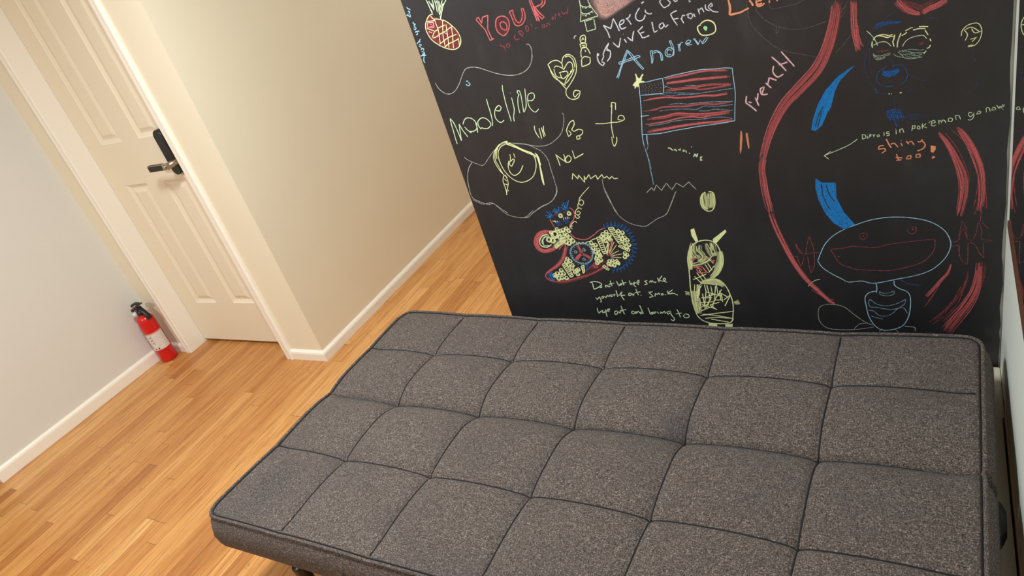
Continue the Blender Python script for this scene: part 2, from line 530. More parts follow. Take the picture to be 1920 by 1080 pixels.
CHALK = [
 ['chalk_pineapple', 'pineapple drawn in red and yellow chalk with green leaves', [
  ['f','R',[-1229,1352,-1246,1342,-1259,1324,-1262,1306,-1253,1284,-1236,1266,-1218,1253,-1194,1246,-1174,1250,-1161,1261,-1159,1278,-1164,1297,-1175,1313,-1191,1328,-1214,1336]],
  ['s','y',3.6,1,[-1225,1352,-1239,1347,-1253,1334,-1260,1322,-1261,1305,-1253,1283,-1236,1266,-1216,1253,-1192,1245,-1172,1249,-1161,1261,-1158,1276,-1163,1295,-1175,1312,-1188,1325,-1201,1331,-1214,1336,-1225,1338,-1231,1347]],
  ['s','y',3.3,1,[-1222,1336,-1222,1323,-1221,1311,-1223,1296,-1227,1281,-1229,1271]],
  ['s','y',3.3,1,[-1197,1330,-1201,1318,-1207,1302,-1212,1288,-1214,1272,-1217,1256]],
  ['s','y',3.3,1,[-1190,1316,-1194,1300,-1197,1286,-1200,1273,-1206,1252]],
  ['s','y',3.3,1,[-1175,1308,-1178,1294,-1182,1278,-1187,1263,-1191,1248]],
  ['s','y',3.3,1,[-1166,1274,-1166,1264,-1169,1253]],
  ['s','y',3.3,1,[-1249,1336,-1235,1334,-1222,1333]],
  ['s','y',3.3,1,[-1257,1317,-1246,1312,-1235,1306]],
  ['s','y',3.3,1,[-1249,1290,-1235,1304,-1219,1307]],
  ['s','y',3.3,1,[-1248,1288,-1232,1290,-1222,1294,-1206,1297,-1189,1302,-1175,1307]],
  ['s','y',3.3,1,[-1223,1311,-1209,1313,-1193,1315]],
  ['s','y',3.3,1,[-1233,1268,-1217,1273,-1200,1279,-1183,1282,-1166,1284]],
  ['s','y',3.3,1,[-1219,1256,-1203,1263,-1186,1266,-1167,1270]],
  ['s','p',3.3,1,[-1249,1332,-1229,1329,-1232,1316,-1254,1319,-1249,1332]],
  ['s','p',3.3,1,[-1255,1308,-1244,1303]],
  ['s','p',3.3,1,[-1194,1288,-1207,1298]],
  ['s','r',5.0,1,[-1243,1326,-1235,1324,-1237,1319,-1246,1320]],
  ['s','g',3.7,1,[-1228,1391,-1225,1378,-1224,1362,-1222,1351]],
  ['s','g',3.7,1,[-1221,1387,-1216,1372,-1213,1361]],
  ['s','g',3.7,1,[-1208,1387,-1209,1377,-1211,1365]],
  ['s','g',3.7,1,[-1201,1385,-1202,1369,-1205,1353]],
  ['s','g',3.7,1,[-1196,1384,-1197,1376]],
  ['s','g',3.7,1,[-1191,1383,-1196,1369,-1198,1357,-1201,1345]],
  ['s','g',3.7,1,[-1177,1380,-1185,1370,-1195,1359]],
  ['s','g',3.7,1,[-1165,1378,-1179,1366,-1192,1348,-1202,1333]],
  ['s','g',3.7,1,[-1177,1372,-1189,1359,-1199,1345]],
  ['s','g',3.7,1,[-1199,1343,-1202,1333]],
  ['s','g',3.7,1,[-1227,1388,-1224,1368,-1221,1355]],
  ['s','g',3.7,1,[-1188,1380,-1192,1366,-1196,1355]],
  ['s','g',3.7,1,[-1215,1379,-1211,1367]],
  ['s','g',3.7,1,[-1226,1350,-1221,1351]],
  ['s','g',3.7,1,[-1201,1379,-1203,1365]],
 ]],
 ['chalk_writing', 'small pale blue chalk note running down the left edge of the chalkboard', [
  ['s','c',3.7,1,[-1294,1343,-1298,1340,-1293,1337,-1290,1335]],
  ['s','c',3.7,1,[-1293,1336,-1298,1333,-1294,1331]],
  ['s','c',3.7,1,[-1299,1329,-1293,1328,-1294,1323,-1299,1322,-1301,1325]],
  ['s','c',3.7,1,[-1301,1315,-1293,1316,-1285,1315]],
  ['s','c',3.7,1,[-1293,1316,-1294,1312,-1295,1308,-1301,1307]],
  ['s','c',3.8,1,[-1308,1283,-1296,1289]],
  ['s','c',3.8,1,[-1291,1293,-1300,1287,-1294,1285]],
  ['s','c',3.8,1,[-1303,1279,-1293,1276]],
  ['s','c',3.8,1,[-1305,1275,-1298,1270]],
  ['s','c',3.8,1,[-1302,1263,-1296,1267,-1291,1263,-1296,1260]],
  ['s','c',3.8,1,[-1302,1258,-1293,1255,-1296,1251,-1302,1252]],
  ['s','c',3.8,1,[-1304,1249,-1293,1246]],
  ['s','c',3.8,1,[-1311,1247,-1290,1246]],
  ['s','c',3.8,1,[-1293,1253,-1305,1233,-1303,1225]],
  ['s','c',3.6,1,[-1299,1386,-1298,1382,-1290,1377]],
  ['s','c',3.7,1,[-1300,1375,-1294,1371,-1300,1367]],
  ['s','c',3.7,1,[-1305,1368,-1303,1361,-1310,1366]],
  ['s','c',3.7,1,[-1297,1365,-1298,1358,-1303,1360]],
 ]],
 ['chalk_writing', 'big hollow red chalk capitals', [
  ['s','r',4.7,0,[-1091,1310,-1087,1313,-1081,1314,-1077,1297,-1069,1312,-1051,1314,-1064,1278,-1060,1253,-1054,1251,-1067,1248,-1072,1278,-1091,1310]],
  ['s','r',4.6,1,[-1012,1304,-1026,1301,-1035,1288,-1037,1271,-1030,1259,-1020,1253,-1006,1261,-996,1275,-994,1291,-1002,1301,-1012,1304]],
  ['s','r',4.6,1,[-1013,1290,-1022,1285,-1021,1273,-1010,1265,-1004,1272,-1004,1283,-1013,1290]],
  ['f','D',[-1012,1304,-1026,1301,-1035,1288,-1037,1271,-1030,1259,-1020,1253,-1006,1261,-996,1275,-994,1291,-1002,1301,-1013,1290,-1004,1283,-1004,1272,-1010,1265,-1021,1273,-1022,1285,-1013,1290]],
  ['s','r',4.4,1,[-984,1310,-981,1293,-978,1275,-970,1270,-958,1271,-947,1280,-941,1292,-941,1310,-947,1311,-948,1297,-956,1282,-965,1277,-972,1285,-974,1303,-972,1312,-984,1310]],
  ['f','D',[-984,1310,-981,1293,-978,1275,-970,1270,-958,1271,-947,1280,-941,1292,-941,1310,-947,1311,-948,1297,-956,1282,-965,1277,-972,1285,-974,1303,-972,1312]],
  ['s','r',5.0,1,[-918,1327,-916,1309,-913,1288,-911,1271]],
  ['s','r',4.9,1,[-913,1326,-909,1306,-908,1287,-905,1269]],
  ['s','r',4.9,1,[-882,1319,-884,1312,-896,1308,-909,1306]],
  ['s','r',4.8,1,[-873,1318,-878,1309,-891,1302]],
  ['s','r',4.9,1,[-909,1302,-903,1286,-896,1274,-888,1277,-898,1290,-906,1304]],
  ['s','r',4.9,1,[-911,1302,-909,1289,-906,1277]],
  ['s','r',4.9,1,[-912,1312,-908,1293,-905,1272]],
 ]],
 ['chalk_writing', 'small faint red chalk note under the big hollow red capitals', [
  ['s','q',4.1,1,[-1040,1234,-1039,1226,-1033,1227,-1030,1223,-1028,1211]],
  ['s','q',4.1,1,[-1030,1223,-1028,1219]],
  ['s','q',4.1,1,[-1016,1232,-1022,1225,-1018,1219,-1010,1224,-1015,1232]],
  ['s','q',4.0,1,[-985,1248,-991,1243,-989,1237,-983,1235,-976,1238]],
  ['s','q',3.9,1,[-974,1255,-970,1246,-964,1241,-961,1249,-967,1256,-974,1255]],
  ['s','q',3.9,1,[-969,1250,-966,1246]],
  ['s','q',3.9,1,[-949,1263,-950,1253,-945,1251,-941,1260,-945,1265,-949,1263]],
  ['s','q',3.9,1,[-932,1269,-929,1259]],
  ['s','q',3.8,1,[-924,1254,-913,1254]],
  ['s','q',3.8,1,[-901,1255,-900,1258,-893,1259,-894,1252,-901,1252,-900,1256]],
  ['s','q',3.8,1,[-888,1251,-885,1259,-880,1259,-878,1254]],
  ['s','q',3.7,1,[-870,1269,-865,1266,-862,1270,-867,1274]],
  ['s','q',3.7,1,[-858,1274,-858,1266]],
  ['s','q',3.7,1,[-858,1273,-852,1279]],
  ['s','q',3.7,1,[-849,1274,-843,1274,-844,1279,-848,1274,-841,1269]],
  ['s','q',3.7,1,[-836,1281,-832,1272,-827,1277,-822,1273,-816,1287]],
 ]],
 ['chalk_line', 'long thin white wavy chalk line', [
  ['s','W',3.3,1,[-1293,1162,-1287,1143,-1273,1128,-1256,1122,-1234,1128,-1211,1147,-1191,1170,-1175,1184,-1155,1187,-1132,1182,-1101,1167,-1070,1153,-1038,1144,-1008,1143,-981,1151,-962,1168,-953,1187,-950,1207,-955,1218,-962,1217]],
 ]],
 ['chalk_mark', 'tiny blue chalk smiley under the wavy line', [
  ['s','c',3.4,1,[-1186,1150,-1178,1150]],
  ['s','c',3.4,1,[-1182,1144,-1177,1145]],
  ['s','c',3.4,1,[-1189,1142,-1184,1136,-1175,1139,-1177,1145]],
 ]],
 ['chalk_writing', 'large spindly pale green chalk name on the left of the chalkboard', [
  ['s','g',4.3,1,[-1290,965,-1290,982,-1288,1005,-1287,1027,-1284,1048]],
  ['s','g',4.3,1,[-1284,1048,-1277,1033,-1273,1005,-1271,973]],
  ['s','g',4.3,1,[-1271,973,-1265,1002,-1259,1026]],
  ['s','g',4.2,1,[-1259,1027,-1254,1007,-1243,982]],
  ['s','g',4.2,1,[-1243,1015,-1237,1005,-1226,993]],
  ['s','g',4.1,1,[-1246,1024,-1234,1038,-1220,1042,-1205,1035,-1198,1020,-1204,1003,-1219,998,-1231,999]],
  ['s','g',4.2,1,[-1200,1023,-1200,1007,-1204,992]],
  ['s','g',4.1,1,[-1188,1001,-1193,1013,-1190,1026,-1175,1035,-1161,1032,-1151,1021,-1150,1010,-1163,1001,-1177,1002,-1184,1005,-1188,1002]],
  ['s','g',4.0,1,[-1137,1089,-1138,1069,-1138,1043,-1141,1020,-1146,1006]],
  ['s','g',4.0,1,[-1118,1051,-1105,1048,-1097,1058,-1104,1064,-1116,1057,-1125,1043,-1126,1026,-1115,1013,-1101,1018]],
  ['s','g',3.9,1,[-1071,1121,-1075,1106,-1078,1064,-1078,1028,-1078,1012]],
  ['s','g',3.9,1,[-1054,1081,-1055,1063,-1057,1044,-1066,1024,-1068,1010]],
  ['s','g',3.8,1,[-1054,1095,-1053,1094]],
  ['s','g',3.8,1,[-1042,1032,-1041,1053,-1034,1077,-1027,1086]],
  ['s','g',3.8,1,[-1027,1086,-1031,1093,-1028,1098,-1022,1093,-1024,1067,-1029,1033]],
  ['s','g',3.8,1,[-1004,1100,-1009,1075,-1016,1049,-1028,1033]],
  ['s','g',3.7,1,[-1006,1066,-993,1063,-982,1071,-981,1081,-988,1085,-1000,1080,-1006,1064,-1006,1046,-998,1032,-990,1029,-979,1036]],
 ]],
 ['chalk_tally', 'four yellow chalk tally strokes above the girl head', [
  ['s','y',3.7,1,[-1008,989,-1010,972,-1003,950]],
  ['s','y',3.7,1,[-995,980,-996,947]],
  ['s','y',3.7,1,[-987,981,-987,951]],
  ['s','y',3.7,1,[-979,985,-983,969,-982,955]],
 ]],
 ['chalk_girl_head', 'girl head with long yellow hair in yellow chalk', [
  ['s','y',3.7,1,[-1116,946,-1140,938,-1156,920,-1160,896,-1156,866,-1146,844,-1130,826,-1107,816,-1079,821,-1057,836,-1041,863,-1037,887,-1040,903]],
  ['s','y',5.3,1,[-1122,952,-1096,939,-1068,920,-1043,907,-1031,892]],
  ['s','y',5.3,1,[-1120,946,-1091,931,-1062,913,-1037,899]],
  ['s','y',5.3,1,[-1028,902,-1024,885,-1028,861,-1029,837,-1033,800]],
  ['s','y',5.4,1,[-1028,894,-1028,866,-1033,829,-1034,805]],
  ['s','y',5.3,1,[-1031,906,-1027,890,-1024,865]],
  ['s','y',5.3,1,[-1127,951,-1111,953]],
  ['s','y',3.3,1,[-1127,951,-1147,943,-1167,925,-1178,902,-1175,876,-1165,854]],
  ['s','y',3.3,1,[-1138,946,-1161,929,-1173,901,-1170,880,-1162,850]],
  ['s','y',3.3,1,[-1147,943,-1162,920,-1167,900]],
  ['s','y',3.4,1,[-1171,863,-1159,845,-1151,836]],
  ['s','y',3.4,1,[-1161,845,-1171,825,-1170,799,-1173,778]],
  ['s','y',3.4,1,[-1155,845,-1154,819,-1164,799,-1162,790]],
  ['s','y',3.4,1,[-1163,833,-1157,824]],
  ['s','y',3.4,1,[-1171,817,-1157,811]],
  ['s','y',3.5,1,[-1171,804,-1169,790,-1175,778]],
  ['s','y',3.7,1,[-1117,911,-1120,895,-1129,880,-1124,871,-1108,890,-1111,895,-1122,888]],
  ['s','y',3.6,1,[-1103,913,-1103,898]],
  ['s','y',3.7,1,[-1128,890,-1136,872,-1135,851,-1123,841,-1102,850,-1084,871]],
 ]],
 ['chalk_cloud', 'thin white cloud outline around the girl head', [
  ['s','W',3.0,1,[-1282,919,-1270,907,-1247,894,-1224,885,-1203,900,-1171,926,-1138,944,-1115,948,-1083,942,-1051,936,-1026,921,-1009,908,-996,882,-995,846,-994,805,-997,772,-1025,743,-1065,726,-1106,707]],
  ['s','W',3.4,1,[-1259,900,-1281,878,-1297,845,-1304,811,-1304,779,-1282,762,-1253,749,-1233,751,-1212,732,-1191,713]],
  ['s','W',2.9,1,[-1094,945,-1055,936,-1016,926,-983,926,-956,937,-930,956,-914,984,-908,1006,-910,1015]],
  ['s','W',3.2,1,[-993,791,-1001,769,-1025,743,-1065,728,-1099,709,-1123,694,-1143,694]],
  ['s','W',3.2,1,[-1305,771,-1293,763,-1272,752,-1237,754,-1219,736,-1198,711,-1164,697,-1132,695,-1097,718]],
 ]],
 ['chalk_squiggle', 'small yellow chalk squiggle with two curls', [
  ['s','y',3.6,1,[-905,961,-900,951,-910,943,-911,954,-910,965,-895,984,-882,989,-883,977,-895,963,-889,957,-874,961,-863,957,-865,948,-875,942,-885,941,-886,932,-876,933,-876,940]],
 ]],
 ['chalk_cross', 'yellow chalk cross with curled ends', [
  ['s','y',3.3,1,[-820,971,-797,968,-771,968,-750,967,-734,972,-735,982,-746,984,-752,974,-742,971]],
  ['s','y',3.3,1,[-752,1002,-748,1021,-758,1024,-764,1011]],
  ['s','y',3.4,1,[-759,1017,-769,983,-775,955,-776,923]],
  ['s','y',3.5,1,[-781,927,-783,909,-780,897,-770,911,-767,925]],
 ]],
 ['chalk_writing', 'small yellow chalk capitals right of the girl head', [
  ['s','y',3.8,1,[-962,857,-963,875,-966,894]],
  ['s','y',3.8,1,[-966,893,-952,878,-939,866]],
  ['s','y',3.7,1,[-939,866,-940,892]],
  ['s','y',3.8,1,[-931,883,-943,875,-939,866,-927,867,-920,878,-926,887,-935,882]],
  ['s','y',3.7,1,[-910,900,-909,875,-896,880,-878,887]],
 ]],
 ['chalk_zigzag', 'yellow chalk zigzag under the small capitals', [
  ['s','y',3.7,0,[-935,810,-928,829,-917,810,-911,822,-898,797,-894,818,-892,806,-878,821,-876,807,-857,817,-855,803,-838,817,-835,805,-824,810,-819,801,-809,808,-804,800,-792,801]],
 ]],
 ['chalk_curly_line', 'curly thin yellow chalk tail hanging beside the zigzag', [
  ['s','y',2.8,1,[-888,781,-906,767,-925,750,-935,734]],
  ['s','y',3.2,1,[-926,750,-932,739,-934,728,-927,722,-919,730,-920,739,-928,740,-939,726,-942,712]],
  ['s','y',3.3,1,[-931,710,-939,715,-951,707,-955,696,-947,691,-938,698,-942,705,-950,700]],
  ['s','y',3.3,1,[-957,692,-957,682,-950,680,-944,685,-950,689]],
  ['s','y',3.4,1,[-959,665,-965,670,-976,663,-987,649,-991,641]],
  ['s','y',3.4,1,[-976,654,-982,655,-984,646,-979,644]],
 ]],
 ['chalk_line', 'thin white chalk curve hanging under the zigzag and the flag pole', [
  ['s','W',2.9,1,[-843,778,-838,756,-830,720,-824,693,-808,669,-783,650,-746,640,-725,649,-702,663,-674,675,-655,703,-634,743]],
  ['s','W',2.7,1,[-631,746,-646,720,-670,678]],
  ['s','W',2.9,1,[-841,803,-842,767,-833,726,-820,688]],
 ]],
 ['chalk_heart', 'yellow chalk heart with a curly tail', [
  ['s','y',3.3,1,[-879,1079,-891,1100,-906,1126,-914,1154,-899,1161,-883,1160,-873,1150,-873,1139]],
  ['s','y',3.3,1,[-873,1150,-864,1166,-848,1171,-835,1161,-832,1144,-839,1119,-860,1095,-879,1079]],
  ['s','y',3.3,1,[-859,1165,-847,1166,-838,1153,-838,1133]],
  ['s','y',3.4,1,[-912,1151,-908,1121,-893,1104,-878,1089]],
  ['s','y',3.3,1,[-898,1143,-890,1146,-876,1139,-872,1133]],
  ['s','y',3.4,1,[-900,1140,-898,1119,-881,1111]],
  ['s','y',3.3,1,[-872,1133,-854,1150,-844,1146,-845,1131,-855,1124]],
  ['s','y',3.3,1,[-888,1127,-876,1128,-863,1128]],
  ['s','y',3.4,1,[-885,1126,-884,1114,-879,1109,-863,1119,-864,1127]],
  ['s','y',3.4,1,[-880,1093,-869,1109,-848,1126]],
  ['s','y',3.4,1,[-895,1107,-883,1093]],
  ['s','y',3.3,1,[-875,1095,-855,1112,-841,1130]],
  ['s','y',3.4,1,[-879,1079,-883,1069,-880,1056,-866,1048,-849,1052,-840,1068,-854,1072,-862,1063,-860,1053,-846,1063]],
 ]],
 ['chalk_candle', 'small yellow chalk stacked figure beside the heart', [
  ['s','y',3.4,1,[-804,1205,-800,1210,-790,1212,-788,1205,-792,1193]],
  ['s','y',3.5,1,[-804,1205,-804,1195,-792,1192]],
  ['s','y',3.4,1,[-801,1199,-795,1206,-794,1200]],
  ['s','y',3.5,1,[-809,1191,-797,1192,-790,1190,-793,1181,-807,1180,-808,1190]],
  ['s','y',3.5,1,[-804,1186,-794,1186]],
  ['s','y',3.5,1,[-813,1156,-810,1172,-802,1181,-793,1180,-788,1170,-786,1161]],
  ['s','y',3.5,1,[-798,1174,-797,1168]],
  ['s','y',3.5,1,[-814,1151,-804,1157,-789,1152,-794,1137,-818,1132,-814,1151]],
  ['s','w',2.9,1,[-812,1214,-818,1213,-820,1207]],
 ]],
 ['chalk_fir_tree', 'pale green chalk fir tree in a pot', [
  ['s','g',2.8,1,[-781,1299,-782,1283,-784,1268,-792,1246]],
  ['s','g',2.7,1,[-759,1294,-756,1282,-751,1271,-741,1252]],
  ['s','g',2.8,1,[-792,1246,-771,1249,-741,1251]],
  ['s','g',2.7,1,[-782,1289,-777,1282,-769,1279,-761,1278,-755,1282]],
  ['s','g',2.8,1,[-778,1281,-776,1277]],
  ['s','g',2.7,1,[-771,1277,-768,1275,-767,1278]],
  ['s','g',2.7,1,[-760,1276,-756,1275,-756,1279]],
  ['s','g',2.8,1,[-785,1270,-778,1264,-765,1262,-752,1266]],
  ['s','g',2.8,1,[-782,1264,-780,1259]],
  ['s','g',2.8,1,[-776,1261,-773,1256,-770,1261]],
  ['s','g',2.8,1,[-765,1261,-762,1258]],
  ['s','g',2.7,1,[-756,1263,-752,1261]],
  ['s','g',2.8,1,[-780,1247,-780,1219,-755,1221,-754,1247]],
  ['s','g',2.8,1,[-778,1245,-757,1247]],
 ]],
 ['chalk_smudge', 'rubbed pink chalk patch at the top of the chalkboard', [
  ['f','S',[-740,1298,-744,1268,-738,1249,-723,1241,-703,1246,-682,1254,-660,1262,-642,1277]],
  ['s','P',4.0,1,[-727,1287,-726,1274,-720,1264,-707,1262,-692,1267,-676,1273]],
  ['s','P',4.1,1,[-734,1281,-734,1264,-727,1251,-713,1248]],
 ]],
 ['chalk_writing', 'first line of white chalk handwriting in French, cut off at the top', [
  ['s','w',4.4,1,[-723,1192,-726,1210,-733,1225]],
  ['s','w',4.4,1,[-733,1226,-724,1220,-715,1214]],
  ['s','w',4.3,1,[-715,1214,-703,1237]],
  ['s','w',4.4,1,[-703,1237,-698,1220,-694,1204]],
  ['s','w',4.3,1,[-689,1218,-679,1222,-676,1229,-686,1227,-691,1217,-687,1207,-674,1210]],
  ['s','w',4.3,1,[-670,1231,-664,1223,-660,1213]],
  ['s','w',4.3,1,[-669,1230,-662,1232,-657,1239]],
  ['s','w',4.2,1,[-631,1249,-643,1236,-645,1225,-637,1218,-626,1221,-620,1230]],
  ['s','w',4.2,1,[-618,1242,-617,1235,-610,1230,-603,1230]],
  ['s','w',4.1,1,[-623,1257,-622,1260,-617,1260]],
  ['s','w',4.1,1,[-579,1254,-576,1245,-571,1237]],
  ['s','w',4.1,1,[-579,1254,-575,1256]],
  ['s','w',4.0,1,[-571,1237,-559,1240,-553,1246,-559,1253]],
  ['s','w',4.0,1,[-545,1250,-541,1246,-535,1247]],
  ['s','w',4.0,1,[-509,1242,-508,1238,-505,1240]],
 ]],
 ['chalk_writing', 'second line of white chalk handwriting in French', [
  ['s','w',4.5,1,[-718,1179,-712,1171,-705,1164]],
  ['s','w',4.4,1,[-705,1164,-699,1177,-695,1187]],
  ['s','w',4.4,1,[-686,1195,-686,1194]],
  ['s','w',4.4,1,[-686,1182,-682,1172]],
  ['s','w',4.4,1,[-677,1185,-666,1173]],
  ['s','w',4.4,1,[-666,1173,-663,1184,-657,1197]],
  ['s','w',4.3,1,[-647,1195,-639,1199,-632,1204]],
  ['s','w',4.3,1,[-647,1195,-642,1186,-639,1176]],
  ['s','w',4.3,1,[-643,1188,-631,1190]],
  ['s','w',4.3,1,[-639,1176,-629,1177,-620,1179]],
  ['s','w',4.2,1,[-607,1210,-607,1197,-606,1184]],
  ['s','w',4.2,1,[-606,1184,-597,1187]],
  ['s','w',4.2,1,[-586,1202,-591,1196,-589,1189,-580,1194,-580,1202,-586,1202]],
  ['s','w',4.2,1,[-580,1201,-576,1191,-568,1196]],
  ['s','w',4.1,1,[-558,1219,-554,1206,-546,1190]],
  ['s','w',4.1,1,[-558,1219,-549,1223,-541,1224]],
  ['s','w',4.1,1,[-554,1206,-540,1206]],
  ['s','w',4.1,1,[-535,1205,-530,1192]],
  ['s','w',4.1,1,[-533,1203,-530,1210,-524,1209]],
  ['s','w',4.0,1,[-521,1209,-514,1212,-518,1204,-511,1199,-506,1205,-509,1211,-515,1211]],
  ['s','w',4.0,1,[-503,1210,-501,1201]],
  ['s','w',4.0,1,[-491,1219,-489,1205]],
  ['s','w',4.0,1,[-489,1215,-482,1219,-478,1208]],
  ['s','w',4.0,1,[-472,1225,-473,1215,-465,1208]],
  ['s','w',3.9,1,[-463,1217,-456,1219,-458,1225,-466,1219,-464,1213,-456,1205,-445,1202]],
 ]],
 ['chalk_squiggle', 'white chalk flourish left of the second French line', [
  ['s','w',4.6,1,[-729,1180,-741,1168,-751,1154,-750,1149]],
  ['s','w',4.5,1,[-730,1178,-737,1167,-730,1158,-734,1144,-745,1134]],
  ['s','w',4.5,1,[-741,1164,-732,1160]],
  ['s','w',4.6,1,[-765,1160,-769,1148,-767,1134,-759,1125,-752,1131,-760,1136]],
  ['s','w',4.6,1,[-759,1138,-750,1149]],
  ['s','w',4.6,1,[-762,1158,-766,1152]],
 ]],
 ['chalk_writing', 'bright blue chalk name in double lines above the flag', [
  ['s','c',2.8,1,[-729,1087,-716,1106,-700,1132,-685,1154]],
  ['s','c',2.8,1,[-725,1085,-711,1110,-697,1130,-684,1150]],
  ['s','c',2.8,1,[-685,1154,-674,1140,-663,1118,-651,1099]],
  ['s','c',2.8,1,[-684,1150,-679,1139,-667,1117,-655,1098,-651,1100]],
  ['s','c',2.8,1,[-715,1126,-694,1129,-672,1133,-659,1135,-654,1131,-669,1128,-693,1125,-713,1121,-715,1126]],
  ['s','c',2.7,1,[-626,1140,-626,1124,-628,1108]],
  ['s','c',2.7,1,[-621,1139,-622,1123,-626,1109]],
  ['s','c',2.7,1,[-626,1140,-620,1141]],
  ['s','c',2.7,1,[-620,1138,-610,1139,-601,1133,-597,1123,-599,1112]],
  ['s','c',2.7,1,[-620,1133,-609,1135,-602,1130,-602,1113]],
  ['s','c',2.7,1,[-603,1112,-599,1112]],
  ['s','c',2.7,1,[-573,1157,-570,1142,-566,1129,-570,1118]],
  ['s','c',2.6,1,[-570,1156,-566,1145,-565,1131]],
  ['s','c',2.6,1,[-573,1157,-567,1156]],
  ['s','c',2.7,1,[-568,1135,-576,1141,-586,1135,-589,1125,-582,1118,-572,1120,-567,1131]],
  ['s','c',2.7,1,[-571,1132,-579,1137,-584,1130,-584,1123,-575,1123]],
  ['s','c',2.6,1,[-553,1145,-553,1137,-553,1127]],
  ['s','c',2.6,1,[-550,1145,-550,1138,-550,1127]],
  ['s','c',2.6,1,[-553,1144,-548,1145]],
  ['s','c',2.6,1,[-549,1140,-545,1147,-540,1147]],
  ['s','c',2.6,1,[-535,1143,-525,1142,-520,1148,-527,1150,-534,1145,-531,1139,-519,1138]],
  ['s','c',2.6,1,[-532,1143,-522,1144]],
  ['s','c',2.6,1,[-514,1151,-509,1144,-505,1134]],
  ['s','c',2.6,1,[-511,1152,-507,1144,-503,1137]],
  ['s','c',2.6,1,[-505,1134,-497,1146]],
  ['s','c',2.6,1,[-496,1144,-494,1135]],
  ['s','c',2.6,1,[-494,1135,-485,1140,-478,1148]],
  ['s','c',2.6,1,[-495,1136,-488,1144,-481,1149]],
 ]],
 ['chalk_ring', 'yellow chalk ring with a small green heart inside', [
  ['s','y',4.3,1,[-491,1180,-498,1178,-499,1169,-494,1158,-484,1154,-469,1154,-459,1159,-457,1170,-461,1181,-473,1188,-485,1186,-492,1181]],
  ['f','l',[-486,1174,-481,1176,-476,1173,-477,1167,-481,1164,-485,1169]],
 ]],
 ['chalk_writing', 'thick orange chalk letters cut off by the top of the picture', [
  ['s','o',6.1,1,[-419,1224,-418,1213,-419,1201,-421,1190]],
  ['s','o',6.0,1,[-421,1191,-411,1191,-397,1191,-386,1194,-376,1197]],
  ['s','o',5.9,1,[-373,1214,-369,1208,-366,1200]],
  ['s','o',5.9,1,[-358,1211,-358,1204,-356,1197,-347,1197,-341,1201]],
  ['s','o',5.9,1,[-357,1201,-349,1201,-347,1203]],
  ['s','o',5.8,1,[-356,1208,-345,1209]],
  ['s','o',5.8,1,[-330,1205,-330,1199]],
  ['s','o',5.8,1,[-315,1202,-312,1200]],
  ['s','o',4.2,1,[-420,1224,-416,1210,-418,1195]],
  ['s','o',4.2,1,[-419,1189,-403,1190,-378,1196]],
 ]],
 ['chalk_line', 'faint grey chalk curves left of the long red stroke', [
  ['s','x',2.2,1,[-379,1216,-380,1207,-380,1192,-378,1171,-373,1155,-361,1136,-344,1115,-327,1097,-307,1084,-282,1074,-260,1066,-236,1057]],
  ['s','x',2.1,1,[-361,1199,-360,1188,-354,1176,-343,1163,-327,1149,-311,1140,-291,1132,-270,1128,-249,1129,-227,1133,-204,1138]],
  ['s','x',2.1,1,[-331,1197,-330,1189,-323,1184,-307,1185,-286,1185,-272,1186,-257,1191]],
  ['s','x',2.1,1,[-321,1145,-323,1129,-319,1131,-314,1144]],
  ['s','x',1.8,1,[-168,1172,-174,1164,-181,1154,-189,1145,-182,1138,-177,1152,-174,1164]],
  ['s','x',1.8,1,[-167,1097,-176,1086,-190,1071,-203,1061]],
 ]],
 ['chalk_flag', 'striped flag with a starry corner in red and pale blue chalk', [
  ['s','c',2.8,1,[-673,1060,-676,1034,-681,993,-687,958,-693,923,-695,895]],
  ['s','c',2.7,1,[-668,1065,-649,1064,-627,1066,-608,1067]],
  ['s','c',2.7,1,[-608,1067,-609,1048,-612,1029]],
  ['s','c',2.7,1,[-674,1031,-643,1029,-613,1028]],
  ['s','c',2.5,1,[-432,1065,-433,1048,-433,1026,-434,998,-439,968,-445,929]],
  ['s','c',2.7,1,[-693,923,-667,921,-641,920,-605,923,-567,925,-533,927,-502,927,-472,928,-445,930]],
  ['s','c',2.8,1,[-687,974,-663,974]],
  ['s','c',2.5,1,[-606,1067,-578,1070,-545,1072,-509,1073,-470,1069,-451,1068,-432,1064]],
  ['s','C',2.2,1,[-555,1039,-535,1037,-516,1030]],
  ['s','C',2.2,1,[-673,1031,-630,1029,-596,1018,-571,1018,-539,1014,-509,1014,-479,1014,-438,1014]],
  ['s','C',2.2,1,[-605,996,-579,995,-555,990,-531,990,-503,988,-468,984,-443,981]],
  ['s','C',2.2,1,[-633,982,-595,981,-558,977,-536,973,-514,979,-489,974,-444,973]],
  ['s','C',2.2,1,[-530,968,-506,965,-490,967,-467,962,-446,958]],
  ['s','C',2.3,1,[-671,945,-636,945,-601,949,-567,949,-530,945,-499,946,-470,943,-449,936]],
  ['s','C',2.2,1,[-613,1029,-558,1020,-519,1013]],
  ['s','C',2.2,1,[-609,1048,-585,1035]],
  ['s','C',2.2,1,[-609,1041,-599,1046]],
  ['b','r',4.0,5,[-606,1064,-579,1065,-546,1066,-518,1068,-490,1068,-463,1064,-439,1062],[1.6,2.3,2.9]],
  ['b','r',4.1,5,[-607,1052,-586,1052,-557,1051,-529,1051,-501,1049,-470,1047,-434,1045],[3.0,3.0,3.0]],
  ['b','r',3.5,3,[-608,1035,-585,1034,-556,1033,-526,1032,-492,1032,-461,1028,-438,1026],[3.3,3.0,2.7]],
  ['b','r',3.5,3,[-608,1033,-573,1031,-540,1030,-517,1023,-485,1022,-458,1022,-439,1022],[1.6,2.0,2.4]],
  ['b','r',3.6,4,[-673,1016,-654,1017,-633,1017,-607,1016,-577,1010,-544,1007,-512,1006,-481,1002,-457,1003,-439,1005],[3.0,1.7,3.0]],
